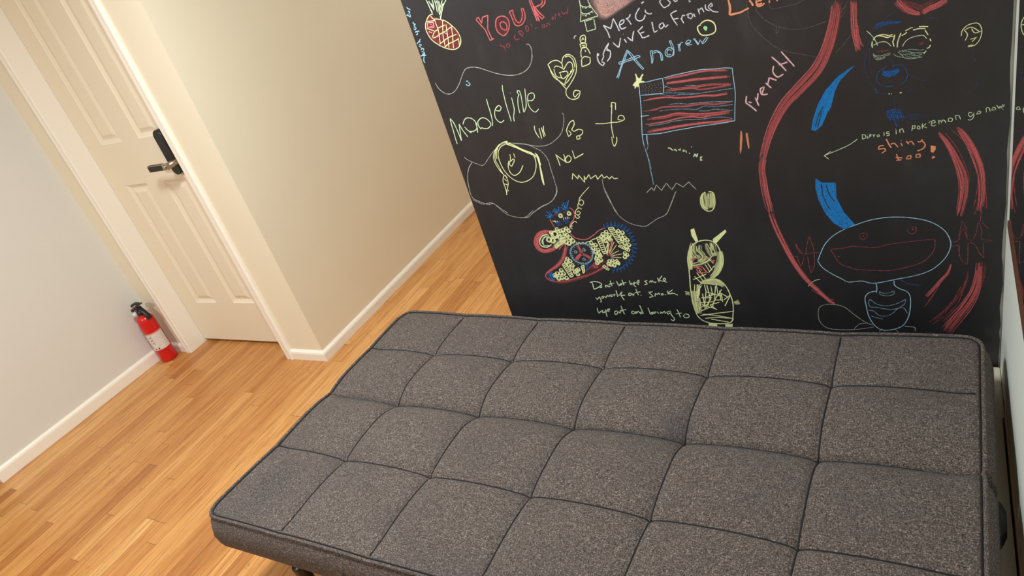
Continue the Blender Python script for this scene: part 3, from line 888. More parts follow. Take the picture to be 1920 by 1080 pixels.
  ['b','r',3.6,4,[-679,988,-649,987,-623,991,-593,989,-560,985,-534,986,-511,985,-488,980,-464,980,-443,979],[3.1,2.2,1.9]],
  ['b','r',4.3,6,[-682,963,-650,964,-621,964,-589,968,-556,962,-528,958,-498,956,-472,956,-442,956],[3.7,3.7,3.7]],
  ['b','r',3.7,3,[-683,951,-650,950,-617,952,-582,956,-549,955,-529,950,-500,952,-478,952,-444,954],[2.8,2.3,1.7]],
  ['b','r',4.3,6,[-688,929,-654,931,-621,932,-591,934,-557,935,-521,935,-491,933,-467,934,-445,933],[3.7,3.4,3.2]],
  ['s','w',1.9,0,[-665,1058,-664,1057]],
  ['s','w',1.9,0,[-656,1057,-655,1056]],
  ['s','w',1.8,0,[-647,1058,-646,1057]],
  ['s','w',1.8,0,[-641,1057,-640,1056]],
  ['s','w',1.8,0,[-632,1057,-631,1056]],
  ['s','w',1.8,0,[-622,1057,-621,1056]],
  ['s','w',1.8,0,[-615,1056,-614,1055]],
  ['s','w',1.9,0,[-663,1053,-662,1052]],
  ['s','w',1.9,0,[-655,1051,-654,1050]],
  ['s','w',1.8,0,[-647,1051,-646,1050]],
  ['s','w',1.8,0,[-639,1052,-638,1051]],
  ['s','w',1.8,0,[-630,1051,-630,1050]],
  ['s','w',1.8,0,[-623,1052,-622,1051]],
  ['s','w',1.8,0,[-614,1051,-613,1050]],
  ['s','w',1.9,0,[-666,1046,-665,1045]],
  ['s','w',1.9,0,[-658,1046,-657,1045]],
  ['s','w',1.9,0,[-650,1046,-650,1045]],
  ['s','w',1.8,0,[-642,1045,-641,1044]],
  ['s','w',1.8,0,[-633,1046,-632,1045]],
  ['s','w',1.8,0,[-627,1046,-626,1045]],
  ['s','w',1.8,0,[-617,1045,-616,1044]],
  ['s','w',1.9,0,[-666,1041,-665,1040]],
  ['s','w',1.9,0,[-658,1041,-657,1040]],
  ['s','w',1.9,0,[-650,1040,-649,1039]],
  ['s','w',1.9,0,[-641,1040,-640,1039]],
  ['s','w',1.8,0,[-633,1039,-632,1038]],
  ['s','w',1.8,0,[-624,1039,-624,1038]],
  ['s','w',1.8,0,[-617,1040,-616,1039]],
  ['s','w',1.9,0,[-668,1034,-667,1033]],
  ['s','w',1.9,0,[-660,1035,-659,1034]],
  ['s','w',1.9,0,[-652,1035,-651,1034]],
  ['s','w',1.9,0,[-643,1035,-643,1034]],
  ['s','w',1.9,0,[-637,1035,-636,1034]],
  ['s','w',1.8,0,[-627,1034,-626,1033]],
  ['s','w',1.8,0,[-621,1034,-620,1033]],
  ['s','c',2.3,1,[-693,923,-694,904,-694,890]],
  ['s','c',2.3,1,[-681,921,-683,908,-683,892]],
  ['s','C',2.5,1,[-691,923,-695,902,-693,880,-691,857,-691,831,-691,805,-691,774]],
  ['s','C',2.5,1,[-679,922,-682,900,-685,884,-695,873]],
  ['s','C',2.5,1,[-692,876,-689,850,-688,820]],
  ['s','C',2.5,1,[-691,828,-690,797,-692,770]],
 ]],
 ['chalk_star', 'yellow chalk star at the top corner of the flag', [
  ['s','y',5.7,0,[-676,1090,-674,1077,-670,1068]],
  ['s','y',5.7,0,[-656,1086,-666,1076,-674,1066]],
  ['s','y',5.7,0,[-657,1066,-667,1067,-678,1067]],
  ['s','y',5.7,0,[-689,1060,-678,1069,-668,1074]],
  ['s','y',5.7,0,[-686,1052,-677,1063,-671,1072]],
  ['s','y',5.7,0,[-677,1054,-674,1064,-672,1079]],
  ['s','y',5.7,0,[-676,1082,-669,1072]],
  ['f','y',[-676,1082,-668,1076,-660,1077,-665,1069,-659,1065,-670,1064,-684,1053,-685,1057,-689,1059,-679,1067]],
 ]],
 ['chalk_zigzag', 'grey white chalk zigzag at the foot of the flag pole', [
  ['s','W',3.2,0,[-717,748,-699,763,-694,752,-684,770,-672,752,-654,773,-642,751,-626,771,-609,757,-591,771,-574,746]],
 ]],
 ['chalk_writing', 'tiny dotted green chalk name under the flag', [
  ['s','g',4.5,1,[-630,876,-624,875,-618,868]],
  ['s','g',4.5,1,[-615,868,-610,870,-608,864]],
  ['s','g',4.5,1,[-603,869,-597,866,-597,871]],
  ['s','g',4.5,1,[-591,861,-588,867,-587,861]],
  ['s','g',4.5,1,[-583,864,-582,857]],
  ['s','g',4.5,1,[-575,856,-574,853]],
  ['s','g',4.4,1,[-566,873,-565,871]],
  ['s','g',4.5,1,[-565,843,-560,852,-557,841,-553,852]],
  ['s','g',4.4,1,[-549,840,-542,842,-546,838,-549,831,-543,832]],
 ]],
 ['chalk_ball', 'small solid yellow chalk oval', [
  ['s','y',3.8,1,[-551,737,-561,729,-568,712,-568,695,-561,683,-550,677,-539,681,-531,696,-528,719,-531,734,-542,737]],
  ['b','y',4.7,7,[-556,736,-564,718,-563,694,-551,680],[1.6,4.7,4.7]],
  ['b','y',4.7,7,[-546,737,-551,713,-551,682],[7.8,9.3,7.8]],
  ['b','y',4.6,7,[-534,736,-536,712,-542,683],[4.6,6.2,4.6]],
 ]],
 ['chalk_tally', 'two orange chalk tally strokes', [
  ['b','o',4.8,4,[-433,903,-434,888,-438,865,-444,834],[0.8,2.2,0.8]],
  ['b','o',4.7,4,[-420,896,-420,880,-420,846],[0.8,2.2,0.8]],
 ]],
 ['chalk_writing', 'pink chalk word climbing beside the long red stroke', [
  ['s','p',5.3,1,[-412,973,-401,962,-389,948]],
  ['s','p',5.3,1,[-412,973,-408,990]],
  ['s','p',5.3,1,[-405,974,-398,971]],
  ['s','p',5.3,1,[-388,983,-382,961]],
  ['s','p',5.2,1,[-384,975,-380,993]],
  ['s','p',5.2,1,[-371,990,-364,1006,-373,1003,-373,990,-365,987,-358,988]],
  ['s','p',5.1,1,[-360,1016,-348,1001]],
  ['s','p',5.1,1,[-355,1012,-350,1027,-334,1018]],
  ['s','p',5.0,1,[-337,1054,-340,1039,-331,1026,-317,1031]],
  ['s','p',4.9,1,[-339,1076,-324,1058,-310,1037]],
  ['s','p',4.9,1,[-317,1085,-304,1065,-291,1045]],
  ['s','p',4.9,1,[-325,1054,-305,1058]],
 ]],
 ['chalk_stroke', 'long thick curving red chalk stroke left of the big smiling head', [
  ['b','r',4.0,16,[-193,1184,-196,1152,-205,1114,-221,1069,-246,1028,-286,990,-324,954,-358,900,-382,842,-397,793],[8.7,12.5,7.5]],
  ['b','q',3.0,10,[-185,1182,-191,1144,-206,1094,-229,1049,-275,996,-316,961,-349,911,-378,850],[5.0,11.2,5.0]],
  ['b','r',4.3,11,[-385,828,-395,792,-395,745,-392,701,-387,660],[8.7,10.1,7.2]],
  ['b','r',4.7,8,[-392,696,-381,628,-364,567,-343,505,-318,452,-290,412,-263,377,-248,367],[7.8,6.3,3.9]],
  ['s','q',3.2,1,[-307,415,-277,387]],
  ['s','q',3.1,1,[-262,382,-248,380]],
 ]],
 ['chalk_stroke', 'short forked red chalk stroke at the top left of the goggle face', [
  ['b','r',3.6,12,[-158,1173,-159,1153,-160,1126,-160,1101,-157,1076,-154,1054],[6.8,5.6,4.1]],
  ['b','r',2.9,4,[-155,1125,-154,1097,-150,1078,-144,1062],[3.4,2.5,1.7]],
 ]],
 ['chalk_stroke', 'red chalk V stroke above the goggle face', [
  ['b','r',3.4,12,[-78,1156,-69,1142,-56,1128,-43,1119,-31,1115],[7.4,6.4,2.6]],
  ['b','r',3.3,10,[-31,1115,-17,1123,-1,1128,17,1137],[4.1,5.2,6.2]],
  ['b','q',3.1,6,[-66,1154,-53,1141,-39,1133,-31,1128,-17,1132,3,1140],[5.2,5.2,5.2]],
 ]],
 ['chalk_face', 'goggle eyed face in yellow, grey and dark blue chalk', [
  ['s','y',3.3,1,[-124,1076,-119,1083,-112,1084,-104,1081,-96,1077,-88,1079]],
  ['s','y',3.3,1,[-115,1085,-103,1085,-94,1081,-86,1082]],
  ['s','y',3.3,1,[-91,1079,-84,1077]],
  ['s','y',3.4,1,[-126,1074,-127,1066,-126,1060]],
  ['s','y',3.3,1,[-82,1081,-84,1071,-86,1066,-84,1055]],
  ['s','y',3.3,1,[-70,1082,-74,1072,-77,1062,-78,1052]],
  ['s','y',3.3,1,[-69,1076,-62,1079,-59,1082]],
  ['s','y',3.2,1,[-62,1085,-52,1089]],
  ['s','y',3.2,1,[-52,1090,-47,1089]],
  ['s','y',3.2,1,[-47,1084,-37,1085,-24,1083]],
  ['s','y',3.2,1,[-36,1089,-27,1088,-19,1086]],
  ['s','y',3.2,1,[-25,1080,-19,1068]],
  ['s','y',3.2,1,[-16,1060,-14,1054]],
  ['s','y',3.3,1,[-15,1046,-18,1041,-22,1040]],
  ['s','y',3.3,1,[-23,1035,-28,1029]],
  ['s','g',2.0,1,[-136,1099,-128,1089,-121,1077,-116,1063]],
  ['s','g',2.0,1,[-124,1065,-113,1069,-102,1069,-94,1063,-90,1057]],
  ['s','g',1.9,1,[-68,1052,-62,1062,-52,1068,-39,1070,-28,1069,-22,1061]],
  ['s','G',2.5,1,[-126,1047,-120,1041,-109,1039,-100,1041,-91,1042]],
  ['s','G',2.5,1,[-125,1044,-120,1038,-109,1035,-99,1038,-92,1038]],
  ['s','G',2.5,1,[-126,1043,-120,1032,-110,1031,-102,1034]],
  ['s','G',2.5,1,[-123,1034,-114,1033,-108,1032]],
  ['s','G',2.4,1,[-75,1043,-64,1043,-51,1043,-38,1039,-27,1038]],
  ['s','G',2.4,1,[-71,1040,-60,1040,-47,1035,-34,1032,-27,1032]],
  ['s','G',2.4,1,[-70,1034,-58,1034,-45,1028,-31,1028]],
  ['s','G',2.4,1,[-86,1040,-80,1033,-68,1028,-55,1023,-41,1022,-31,1023]],
  ['s','G',2.4,1,[-77,1042,-71,1035,-64,1026]],
  ['s','G',2.4,1,[-64,1032,-51,1025,-34,1024]],
  ['s','G',2.4,1,[-54,1035,-44,1030]],
  ['b','q',2.8,4,[-36,1048,-31,1053,-27,1056],[2.2,2.4,2.7]],
  ['b','q',2.5,4,[-119,1049,-111,1048,-100,1049,-93,1049],[1.7,1.7,1.7]],
  ['s','B',2.7,1,[-71,1135,-84,1129,-98,1120,-110,1110,-120,1101,-126,1093,-130,1081,-133,1069,-138,1051,-143,1033,-144,1022,-142,1012]],
  ['b','u',3.3,10,[-120,1101,-111,1106,-101,1108,-87,1108,-63,1105],[5.5,4.4,1.6]],
  ['b','B',2.7,5,[-21,1100,-13,1104,-6,1100,-4,1093],[2.1,2.6,3.1]],
  ['s','B',2.3,1,[-132,1061,-133,1034,-131,1001]],
  ['s','B',2.3,1,[-143,1013,-136,987,-125,965]],
  ['s','B',2.4,1,[-124,985,-125,960]],
  ['s','B',2.3,1,[-143,1013,-144,1029,-139,1048]],
  ['s','B',2.4,1,[-121,954,-110,951,-95,947]],
  ['s','B',2.3,1,[-96,1030,-88,1022,-89,1009]],
  ['s','B',2.3,1,[-55,987,-39,974,-24,967]],
  ['s','B',2.2,1,[-38,1015,-22,1008]],
  ['s','B',2.3,1,[-65,949,-47,953,-28,955]],
  ['s','B',2.2,1,[-88,1024,-82,1028]],
  ['s','u',2.3,1,[-91,1012,-76,1013,-65,1005,-60,990,-63,975,-73,967]],
  ['s','u',2.3,1,[-97,1013,-113,1006,-121,992,-116,976,-105,968,-87,966]],
  ['b','u',3.9,10,[-110,1003,-100,996,-89,997,-74,1002],[5.1,5.7,3.4]],
  ['f','u',[-108,1005,-95,1002,-76,1004,-74,997,-85,990,-98,987,-109,995]],
  ['s','u',2.8,1,[-125,965,-120,956,-126,954,-123,961]],
  ['s','y',5.1,1,[-98,949,-96,949]],
  ['s','y',5.1,1,[-93,948,-92,948]],
  ['s','y',5.1,1,[-76,948,-72,948]],
  ['s','B',2.4,1,[-88,941,-87,925,-85,912]],
  ['s','B',2.4,1,[-94,921,-98,922]],
  ['s','B',2.4,1,[-86,886,-83,867]],
  ['b','u',3.1,14,[-105,899,-94,899,-83,897,-70,893],[10.7,13.1,10.7]],
  ['s','u',2.4,0,[-104,911,-100,889]],
  ['s','u',2.4,0,[-100,907,-96,883]],
  ['s','u',2.4,0,[-96,903,-92,888]],
  ['s','u',2.4,0,[-92,909,-88,882]],
  ['s','u',2.4,0,[-88,905,-84,887]],
  ['s','u',2.4,0,[-84,902,-80,881]],
  ['s','u',2.4,0,[-80,907,-76,886]],
  ['s','u',2.4,0,[-76,904,-72,879]],
  ['s','u',2.4,0,[-73,900,-68,885]],
  ['b','B',2.8,6,[-68,894,-49,889,-32,886],[5.9,5.3,4.7]],
  ['s','B',2.1,1,[-32,885,-10,885,2,887]],
  ['s','B',2.1,1,[-60,882,-44,883]],
  ['s','u',2.7,1,[-90,889,-84,867,-80,874]],
 ]],
 ['chalk_ear', 'yellow chalk ear shaped scribble near the right edge of the chalkboard', [
  ['s','y',2.3,1,[41,1055,43,1067,54,1076,70,1076,77,1061,74,1042,65,1031,53,1030]],
  ['s','y',2.3,1,[48,1044,52,1056,46,1066,59,1070,73,1058]],
  ['s','y',2.3,1,[59,1067,65,1057,77,1059]],
  ['s','y',2.3,1,[57,1045,68,1047,60,1039]],
  ['s','y',2.3,1,[53,1032,63,1032]],
 ]],
 ['chalk_line', 'faint dark blue chalk marks below the ear shaped scribble', [
  ['s','B',1.9,1,[63,1027,63,1009,68,994]],
  ['s','B',2.0,1,[72,962,69,942]],
  ['s','B',2.0,1,[80,954,64,936,42,916]],
 ]],
 ['chalk_writing', 'long line of small pale green chalk handwriting on the right', [
  ['s','g',2.4,1,[-157,856,-157,845]],
  ['s','g',2.4,1,[-158,857,-151,855,-150,848,-157,845]],
  ['s','g',2.4,1,[-146,852,-146,845]],
  ['s','g',2.4,1,[-146,856,-146,855]],
  ['s','g',2.4,1,[-143,847,-140,857,-139,849]],
  ['s','g',2.4,1,[-142,854,-136,854]],
  ['s','g',2.3,1,[-133,847,-132,855]],
  ['s','g',2.3,1,[-135,853,-129,853]],
  ['s','g',2.3,1,[-126,851,-125,847,-121,848,-122,853,-126,851]],
  ['s','g',2.3,1,[-111,858,-111,848]],
  ['s','g',2.3,1,[-100,857,-105,857,-106,853,-100,852,-101,848,-106,848]],
  ['s','g',2.3,1,[-86,860,-86,849]],
  ['s','g',2.3,1,[-87,862,-86,862]],
  ['s','g',2.3,1,[-78,851,-79,861]],
  ['s','g',2.3,1,[-78,858,-73,862,-70,851]],
  ['s','g',2.3,1,[-54,853,-52,867]],
  ['s','g',2.3,1,[-53,865,-47,866,-48,859,-53,859]],
  ['s','g',2.3,1,[-42,864,-43,858,-38,856,-38,862,-42,864]],
  ['s','g',2.2,1,[-33,869,-33,856]],
  ['s','g',2.2,1,[-25,868,-32,862,-24,857]],
  ['s','g',2.2,1,[-20,868,-17,873]],
  ['s','g',2.2,1,[-15,867,-7,868,-9,873,-14,872,-15,863,-11,860,-6,862]],
  ['s','g',2.2,1,[0,863,-1,872,3,870,5,865,6,872,11,870,13,864]],
  ['s','g',2.2,1,[18,873,18,867,24,866,26,872,21,875,18,873]],
  ['s','g',2.2,1,[33,869,31,879,38,878,41,869]],
  ['s','g',2.1,1,[63,881,57,883,56,877,60,872,65,878,66,881,65,870,59,865,55,867]],
  ['s','g',2.1,1,[73,882,71,877,77,878,79,881,75,884,73,882]],
  ['s','g',2.1,1,[89,879,88,889,93,889,96,880]],
  ['s','g',2.1,1,[99,886,99,882,105,883,105,887,101,889,99,886]],
  ['s','g',2.1,1,[107,893,112,884,113,890,116,885,118,893]],
  ['s','g',2.1,1,[121,893,119,887]],
  ['s','g',2.1,1,[118,883,119,881]],
  ['s','g',2.2,1,[-168,847,-177,840]],
  ['s','g',2.2,1,[-168,847,-185,835,-208,825,-244,812]],
  ['s','g',2.2,1,[-228,822,-244,812,-234,801]],
 ]],
 ['chalk_writing', 'two short orange chalk words below the long green line of writing', [
  ['s','o',4.0,1,[-112,824,-122,823,-124,815,-112,816,-109,811,-118,804]],
  ['s','o',4.0,1,[-107,840,-102,826,-97,816]],
  ['s','o',3.9,1,[-98,825,-91,827,-83,816]],
  ['s','o',3.9,1,[-77,826,-74,818]],
  ['s','o',3.9,1,[-77,832,-76,831]],
  ['s','o',3.9,1,[-66,830,-61,821]],
  ['s','o',3.9,1,[-63,825,-55,828,-50,818]],
  ['s','o',3.8,1,[-43,826,-38,824,-33,830]],
  ['s','o',3.9,1,[-35,828,-28,817,-32,807,-44,802]],
  ['s','o',4.0,1,[-87,799,-83,783]],
  ['s','o',4.0,1,[-89,790,-75,788]],
  ['s','o',4.0,1,[-88,783,-77,783]],
  ['s','o',3.9,1,[-66,789,-66,784,-58,784,-57,792,-62,792,-66,788]],
  ['s','o',3.9,1,[-47,792,-46,786,-39,786,-38,793,-43,794,-47,792]],
  ['f','o',[-17,813,-7,810,-7,802,-12,794,-17,797]],
  ['f','o',[-15,784,-10,786,-8,782,-14,779]],
 ]],
 ['chalk_horn', 'solid blue chalk curved horn above the smiling head', [
  ['f','b',[-164,1026,-184,1016,-206,1000,-229,977,-247,947,-260,915,-268,883,-258,879,-243,891,-228,923,-220,934,-208,974,-196,996]],
  ['b','b',3.0,9,[-166,1025,-203,997,-231,957,-249,917,-261,882],[0.6,8.7,6.2]],
  ['s','K',3.0,1,[-236,939,-249,917,-258,888]],
  ['s','K',3.1,1,[-241,927,-253,888]],
 ]],
 ['chalk_horn', 'solid blue chalk curved neck reaching the smiling head', [
  ['f','b',[-269,752,-255,739,-223,736,-224,694,-210,652,-186,614,-211,600,-236,621,-254,652,-267,692,-271,726]],
  ['b','b',3.4,9,[-247,743,-245,695,-230,650,-201,609],[19.6,18.2,12.6]],
  ['s','K',3.6,1,[-257,737,-254,696,-241,661]],
  ['s','K',3.6,1,[-246,733,-240,704,-228,682]],
 ]],
 ['chalk_smiling_head', 'big oval smiling head and body in thin pale blue and red chalk', [
  ['s','c',2.6,1,[-283,507,-275,528,-262,557,-242,581,-216,599,-184,613,-149,625,-111,630,-75,628,-39,620,-12,607,10,586,21,562,23,541,15,514,0,491,-23,470,-55,456,-96,446,-135,436,-157,434,-180,441,-211,438,-228,449,-251,465,-273,486,-283,507]],
  ['s','q',2.7,1,[-249,543,-222,544,-199,549,-166,546,-141,544,-114,551,-82,556,-53,559,-10,563]],
  ['s','q',2.8,1,[-10,563,-11,536,-23,512,-41,495,-73,482,-111,473,-150,474,-189,478,-211,487,-228,497,-241,523,-249,543]],
  ['s','q',2.8,1,[-235,517,-226,522]],
  ['s','q',2.6,1,[-20,519,-13,519]],
  ['s','q',2.8,1,[-214,487,-206,485]],
  ['s','q',2.7,1,[-175,587,-178,576,-170,567,-160,577,-161,588,-172,588]],
  ['s','q',2.7,1,[-171,579,-168,578,-167,582]],
  ['s','q',2.5,1,[-67,598,-68,586,-59,579,-50,587,-50,599,-63,600]],
  ['s','q',2.5,1,[-60,593,-56,591,-58,596]],
  ['s','c',2.7,1,[-146,433,-144,420,-146,403]],
  ['s','c',2.8,1,[-103,442,-102,427,-91,416,-75,407,-67,390,-68,352,-74,321,-86,297,-106,284,-129,279,-143,283,-157,299,-168,327,-172,358,-174,386,-164,403,-144,409]],
  ['s','C',2.6,1,[-139,407,-136,397,-119,393,-105,399,-104,409,-116,403,-128,401,-139,407]],
  ['s','C',2.7,1,[-166,374,-162,382,-146,366,-126,361,-106,365,-89,374,-78,382,-81,367,-93,355]],
  ['s','C',2.7,1,[-166,374,-163,358,-146,355,-115,349,-96,353]],
  ['s','C',2.7,1,[-167,346,-155,343,-142,329,-125,327,-110,336,-96,353,-82,353,-75,336]],
  ['s','C',2.8,1,[-162,327,-148,321,-133,317]],
  ['s','W',2.7,1,[-158,295,-178,306,-203,330,-225,354,-246,363,-273,364,-291,353,-296,328,-293,304,-279,285,-254,278,-206,279,-158,289]],
  ['s','W',2.7,1,[-206,281,-193,298,-175,302]],
  ['s','W',2.6,1,[-83,295,-69,293,-58,290,-58,278]],
  ['s','W',2.7,1,[-144,275,-138,283,-129,275]],
  ['s','W',2.6,1,[-106,284,-98,274]],
  ['s','q',2.6,1,[-275,533,-290,533,-320,531,-333,552,-333,565,-329,548,-319,535]],
  ['s','q',2.6,1,[-311,531,-305,562,-298,584,-292,558,-290,524,-293,491,-303,469,-306,495,-307,521]],
  ['s','q',2.6,1,[-348,524,-333,524,-332,511,-327,490,-319,510,-317,523]],
  ['s','u',3.7,1,[-90,446,-74,433,-58,428,-40,427]],
  ['b','r',3.6,7,[24,493,18,466,2,441,-16,412,-38,382],[1.4,4.2,4.2]],
  ['s','q',2.9,1,[0,430,-16,393,-35,358]],
  ['s','q',2.9,1,[-8,412,-27,375]],
  ['s','g',2.5,1,[-314,425,-297,443,-282,448]],
 ]],
 ['chalk_ripple', 'thin red chalk wavy lines right of the smiling head', [
  ['s','q',2.2,1,[24,553,38,556,41,575,46,612,55,588,57,560,51,588,43,578,41,558]],
  ['s','q',2.2,1,[69,556,76,580,78,607]],
  ['s','q',2.2,1,[80,607,86,580,86,559,104,555,106,551]],
  ['s','q',2.1,1,[87,603,100,586]],
  ['s','q',2.2,1,[26,541,41,544,41,512]],
  ['s','q',2.2,1,[59,511,59,548,71,546,82,521,90,512]],
  ['s','q',2.2,1,[90,545,91,510]],
  ['s','q',2.2,1,[56,560,66,555]],
  ['s','q',2.2,1,[93,549,106,553]],
  ['s','q',2.2,1,[101,565,103,568]],
  ['s','q',2.3,1,[39,543,43,509,50,494,58,487]],
  ['s','q',2.2,1,[59,542,59,509,58,487]],
  ['s','q',2.2,1,[75,541,83,518,92,505]],
  ['s','q',2.2,1,[90,540,92,505]],
 ]],
 ['chalk_stroke', 'inner upper red chalk arc right of the orange words', [
  ['b','r',3.6,14,[-4,847,15,816,32,775,45,733,49,694,45,656,39,619],[2.4,9.7,7.2]],
  ['s','q',2.6,1,[12,840,37,796,54,745,59,716,52,668]],
 ]],
 ['chalk_stroke', 'outer upper red chalk arc by the right edge of the chalkboard', [
  ['b','r',3.6,12,[32,856,53,821,70,780,82,736,85,685,81,627],[3.6,8.3,5.9]],
  ['s','q',2.6,1,[24,847,49,813,71,758,76,705,69,644]],
  ['s','q',2.7,1,[88,716,93,678,94,641]],
  ['s','q',2.7,1,[79,673,75,644,71,627]],
  ['s','q',2.8,1,[85,646,83,607]],
 ]],
 ['chalk_stroke', 'lower sweeping bundle of red chalk strokes by the right edge of the chalkboard', [
  ['b','r',4.2,16,[83,498,81,449,74,406,55,362,32,323,5,276],[5.6,12.7,18.3]],
  ['b','q',3.4,8,[91,500,90,456,76,401,54,346,25,294,9,270],[7.1,7.1,12.7]],
  ['b','q',3.1,5,[58,480,58,444,47,406,28,373,5,339,-20,310],[1.4,4.2,5.7]],
  ['s','q',2.9,1,[45,421,32,387,13,351,-24,310]],
  ['s','q',2.9,1,[55,438,44,384,20,340,-18,302]],
 ]],
 ['chalk_animal', 'patterned long bodied animal in red, blue and yellow chalk', [
  ['s','r',4.5,1,[-992,629,-982,614,-964,606,-942,605,-916,618,-893,634,-873,641]],
  ['s','r',5.0,1,[-1048,572,-1025,592,-1022,583,-1036,553,-1055,526,-1082,504,-1111,489,-1124,477,-1125,464,-1112,454,-1086,450,-1052,453,-1008,464,-964,475,-920,495,-886,509]],
  ['b','r',5.3,6,[-1016,592,-1028,565,-1043,538,-1068,514,-1100,495,-1126,477],[6.1,6.1,4.1]],
  ['b','q',5.3,6,[-1128,473,-1114,457,-1078,447,-1028,456,-983,468,-933,489,-900,509],[5.1,5.1,5.1]],
  ['b','q',4.6,6,[-1002,465,-961,489,-922,510,-888,536],[11.6,13.5,9.6]],
  ['s','r',4.6,1,[-1048,682,-1044,667,-1039,652]],
  ['s','r',4.4,1,[-970,718,-961,710,-959,696,-967,677,-983,661,-991,641]],
  ['b','r',6.1,8,[-1053,635,-1076,638,-1102,629,-1120,605,-1121,581,-1103,568,-1071,573,-1043,590],[6.1,10.1,6.1]],
  ['s','y',5.2,1,[-1070,628,-1091,625,-1107,608,-1108,589,-1089,582,-1069,591]],
  ['s','g',4.4,1,[-1068,624,-1087,619,-1100,604,-1096,589,-1079,588]],
  ['s','g',4.4,1,[-1074,623,-1093,613,-1097,595]],
  ['s','y',3.9,1,[-1061,610,-1068,602,-1077,601,-1082,607,-1079,615,-1071,619,-1065,617,-1064,610,-1069,604,-1076,604,-1079,608,-1077,613,-1071,616,-1068,614,-1067,610,-1070,607]],
  ['s','y',3.9,1,[-1049,606,-1056,598,-1065,597,-1070,603,-1067,611,-1059,616,-1053,613,-1052,607,-1057,601,-1063,600,-1066,604,-1064,610,-1059,613,-1055,611,-1055,607,-1058,604]],
  ['s','y',4.3,1,[-1031,627,-1041,615,-1054,613,-1061,622,-1057,634,-1046,640,-1036,637,-1035,627,-1042,618,-1052,617,-1057,623,-1054,632,-1046,637,-1039,634,-1038,627,-1044,621,-1050,620,-1053,625,-1051,630]],
  ['s','y',3.9,1,[-1050,635,-1055,629,-1061,629,-1064,633,-1062,638,-1057,641,-1053,639,-1053,635,-1056,632,-1059,632,-1061,634,-1059,637]],
  ['s','y',3.8,1,[-1026,645,-1031,640,-1037,639,-1040,643,-1038,649,-1033,651,-1030,650,-1029,646,-1032,643,-1036,642,-1037,645,-1036,647]],
  ['s','y',3.8,1,[-1015,639,-1020,634,-1026,633,-1029,637,-1027,642,-1022,645,-1019,643,-1018,639,-1021,636,-1025,636,-1026,638,-1025,641]],
  ['s','y',3.8,1,[-1024,628,-1029,622,-1035,622,-1038,626,-1036,631,-1031,633,-1028,632,-1027,628,-1030,625,-1034,624,-1035,627,-1034,629]],
  ['s','y',3.8,1,[-1006,641,-1011,636,-1017,635,-1020,639,-1018,645,-1013,647,-1009,646,-1009,642,-1012,638,-1015,638,-1017,641,-1016,643]],
  ['s','y',3.8,1,[-993,647,-998,641,-1004,641,-1007,645,-1005,650,-1000,652,-997,651,-996,647,-999,644,-1002,643,-1004,646,-1003,648]],
  ['s','y',3.8,1,[-987,638,-992,632,-998,632,-1001,636,-999,641,-994,643,-991,642,-990,638,-993,635,-997,634,-998,637,-997,639]],
  ['s','y',3.8,1,[-1004,630,-1008,624,-1014,623,-1017,628,-1016,633,-1011,635,-1007,634,-1007,630,-1010,627,-1013,626,-1014,629,-1013,631]],
  ['s','y',3.8,1,[-997,623,-1002,618,-1008,617,-1011,621,-1009,627,-1004,629,-1000,627,-1000,624,-1003,620,-1006,620,-1008,622,-1007,625]],
  ['s','y',3.8,1,[-1013,618,-1017,613,-1023,612,-1026,616,-1025,621,-1020,624,-1016,622,-1016,618,-1019,615,-1022,615,-1023,617,-1022,620]],
  ['s','y',3.9,1,[-1025,616,-1030,610,-1036,610,-1039,614,-1037,619,-1032,622,-1028,620,-1028,616,-1031,613,-1034,613,-1036,615,-1034,618]],
  ['s','y',3.9,1,[-1019,607,-1024,601,-1030,600,-1033,604,-1031,610,-1026,612,-1022,611,-1022,607,-1025,604,-1028,603,-1030,606,-1028,608]],
  ['b','y',4.6,6,[-1064,578,-1045,593,-1021,607,-997,620],[7.7,9.7,5.8]],
  ['b','y',4.3,5,[-1056,584,-1038,595,-1013,612],[7.8,7.8,7.8]],
  ['s','y',3.9,1,[-1041,590,-1044,586,-1048,585,-1050,588,-1049,592,-1046,593,-1043,592,-1043,590,-1045,588,-1047,588]],
  ['s','y',3.9,1,[-1027,598,-1030,594,-1034,594,-1036,597,-1035,600,-1031,602,-1029,601,-1029,598,-1031,596,-1033,596]],
  ['s','y',3.9,1,[-1050,582,-1053,579,-1057,578,-1059,581,-1058,584,-1055,586,-1053,585,-1052,582,-1054,581,-1056,581]],
  ['s','y',4.5,1,[-1000,693,-1004,687,-1011,686,-1014,691,-1012,696,-1007,699,-1002,698,-1002,693,-1005,689,-1010,688,-1012,691,-1011,695,-1007,697,-1004,696,-1004,693,-1006,691]],
  ['s','y',4.4,1,[-969,698,-973,693,-980,692,-983,696,-981,702,-976,705,-972,703,-971,698,-974,695,-979,694,-981,697,-980,701,-976,703,-973,701,-973,699,-975,696]],
  ['s','y',3.8,1,[-1041,676,-1028,672]],
  ['s','y',3.8,1,[-1032,678,-1031,669]],
  ['s','y',3.8,1,[-1024,676,-1024,669]],
  ['s','y',3.7,1,[-1000,685,-1001,677]],
  ['s','y',3.7,1,[-992,687,-993,680]],
  ['s','y',3.7,1,[-986,688,-986,680]],
  ['s','y',3.7,1,[-981,686,-981,681]],
  ['b','u',4.9,9,[-1033,663,-1021,666,-1012,668],[7.6,7.6,7.6]],
  ['b','u',4.9,9,[-1003,668,-991,673,-983,676],[7.5,7.5,7.5]],
  ['b','u',4.9,9,[-1052,688,-1039,693,-1032,697],[5.7,5.7,5.7]],
  ['b','u',4.8,9,[-1023,703,-1012,708,-1003,713],[7.4,7.4,7.4]],
  ['b','u',4.8,9,[-994,710,-982,715,-972,720],[7.3,7.3,7.3]],
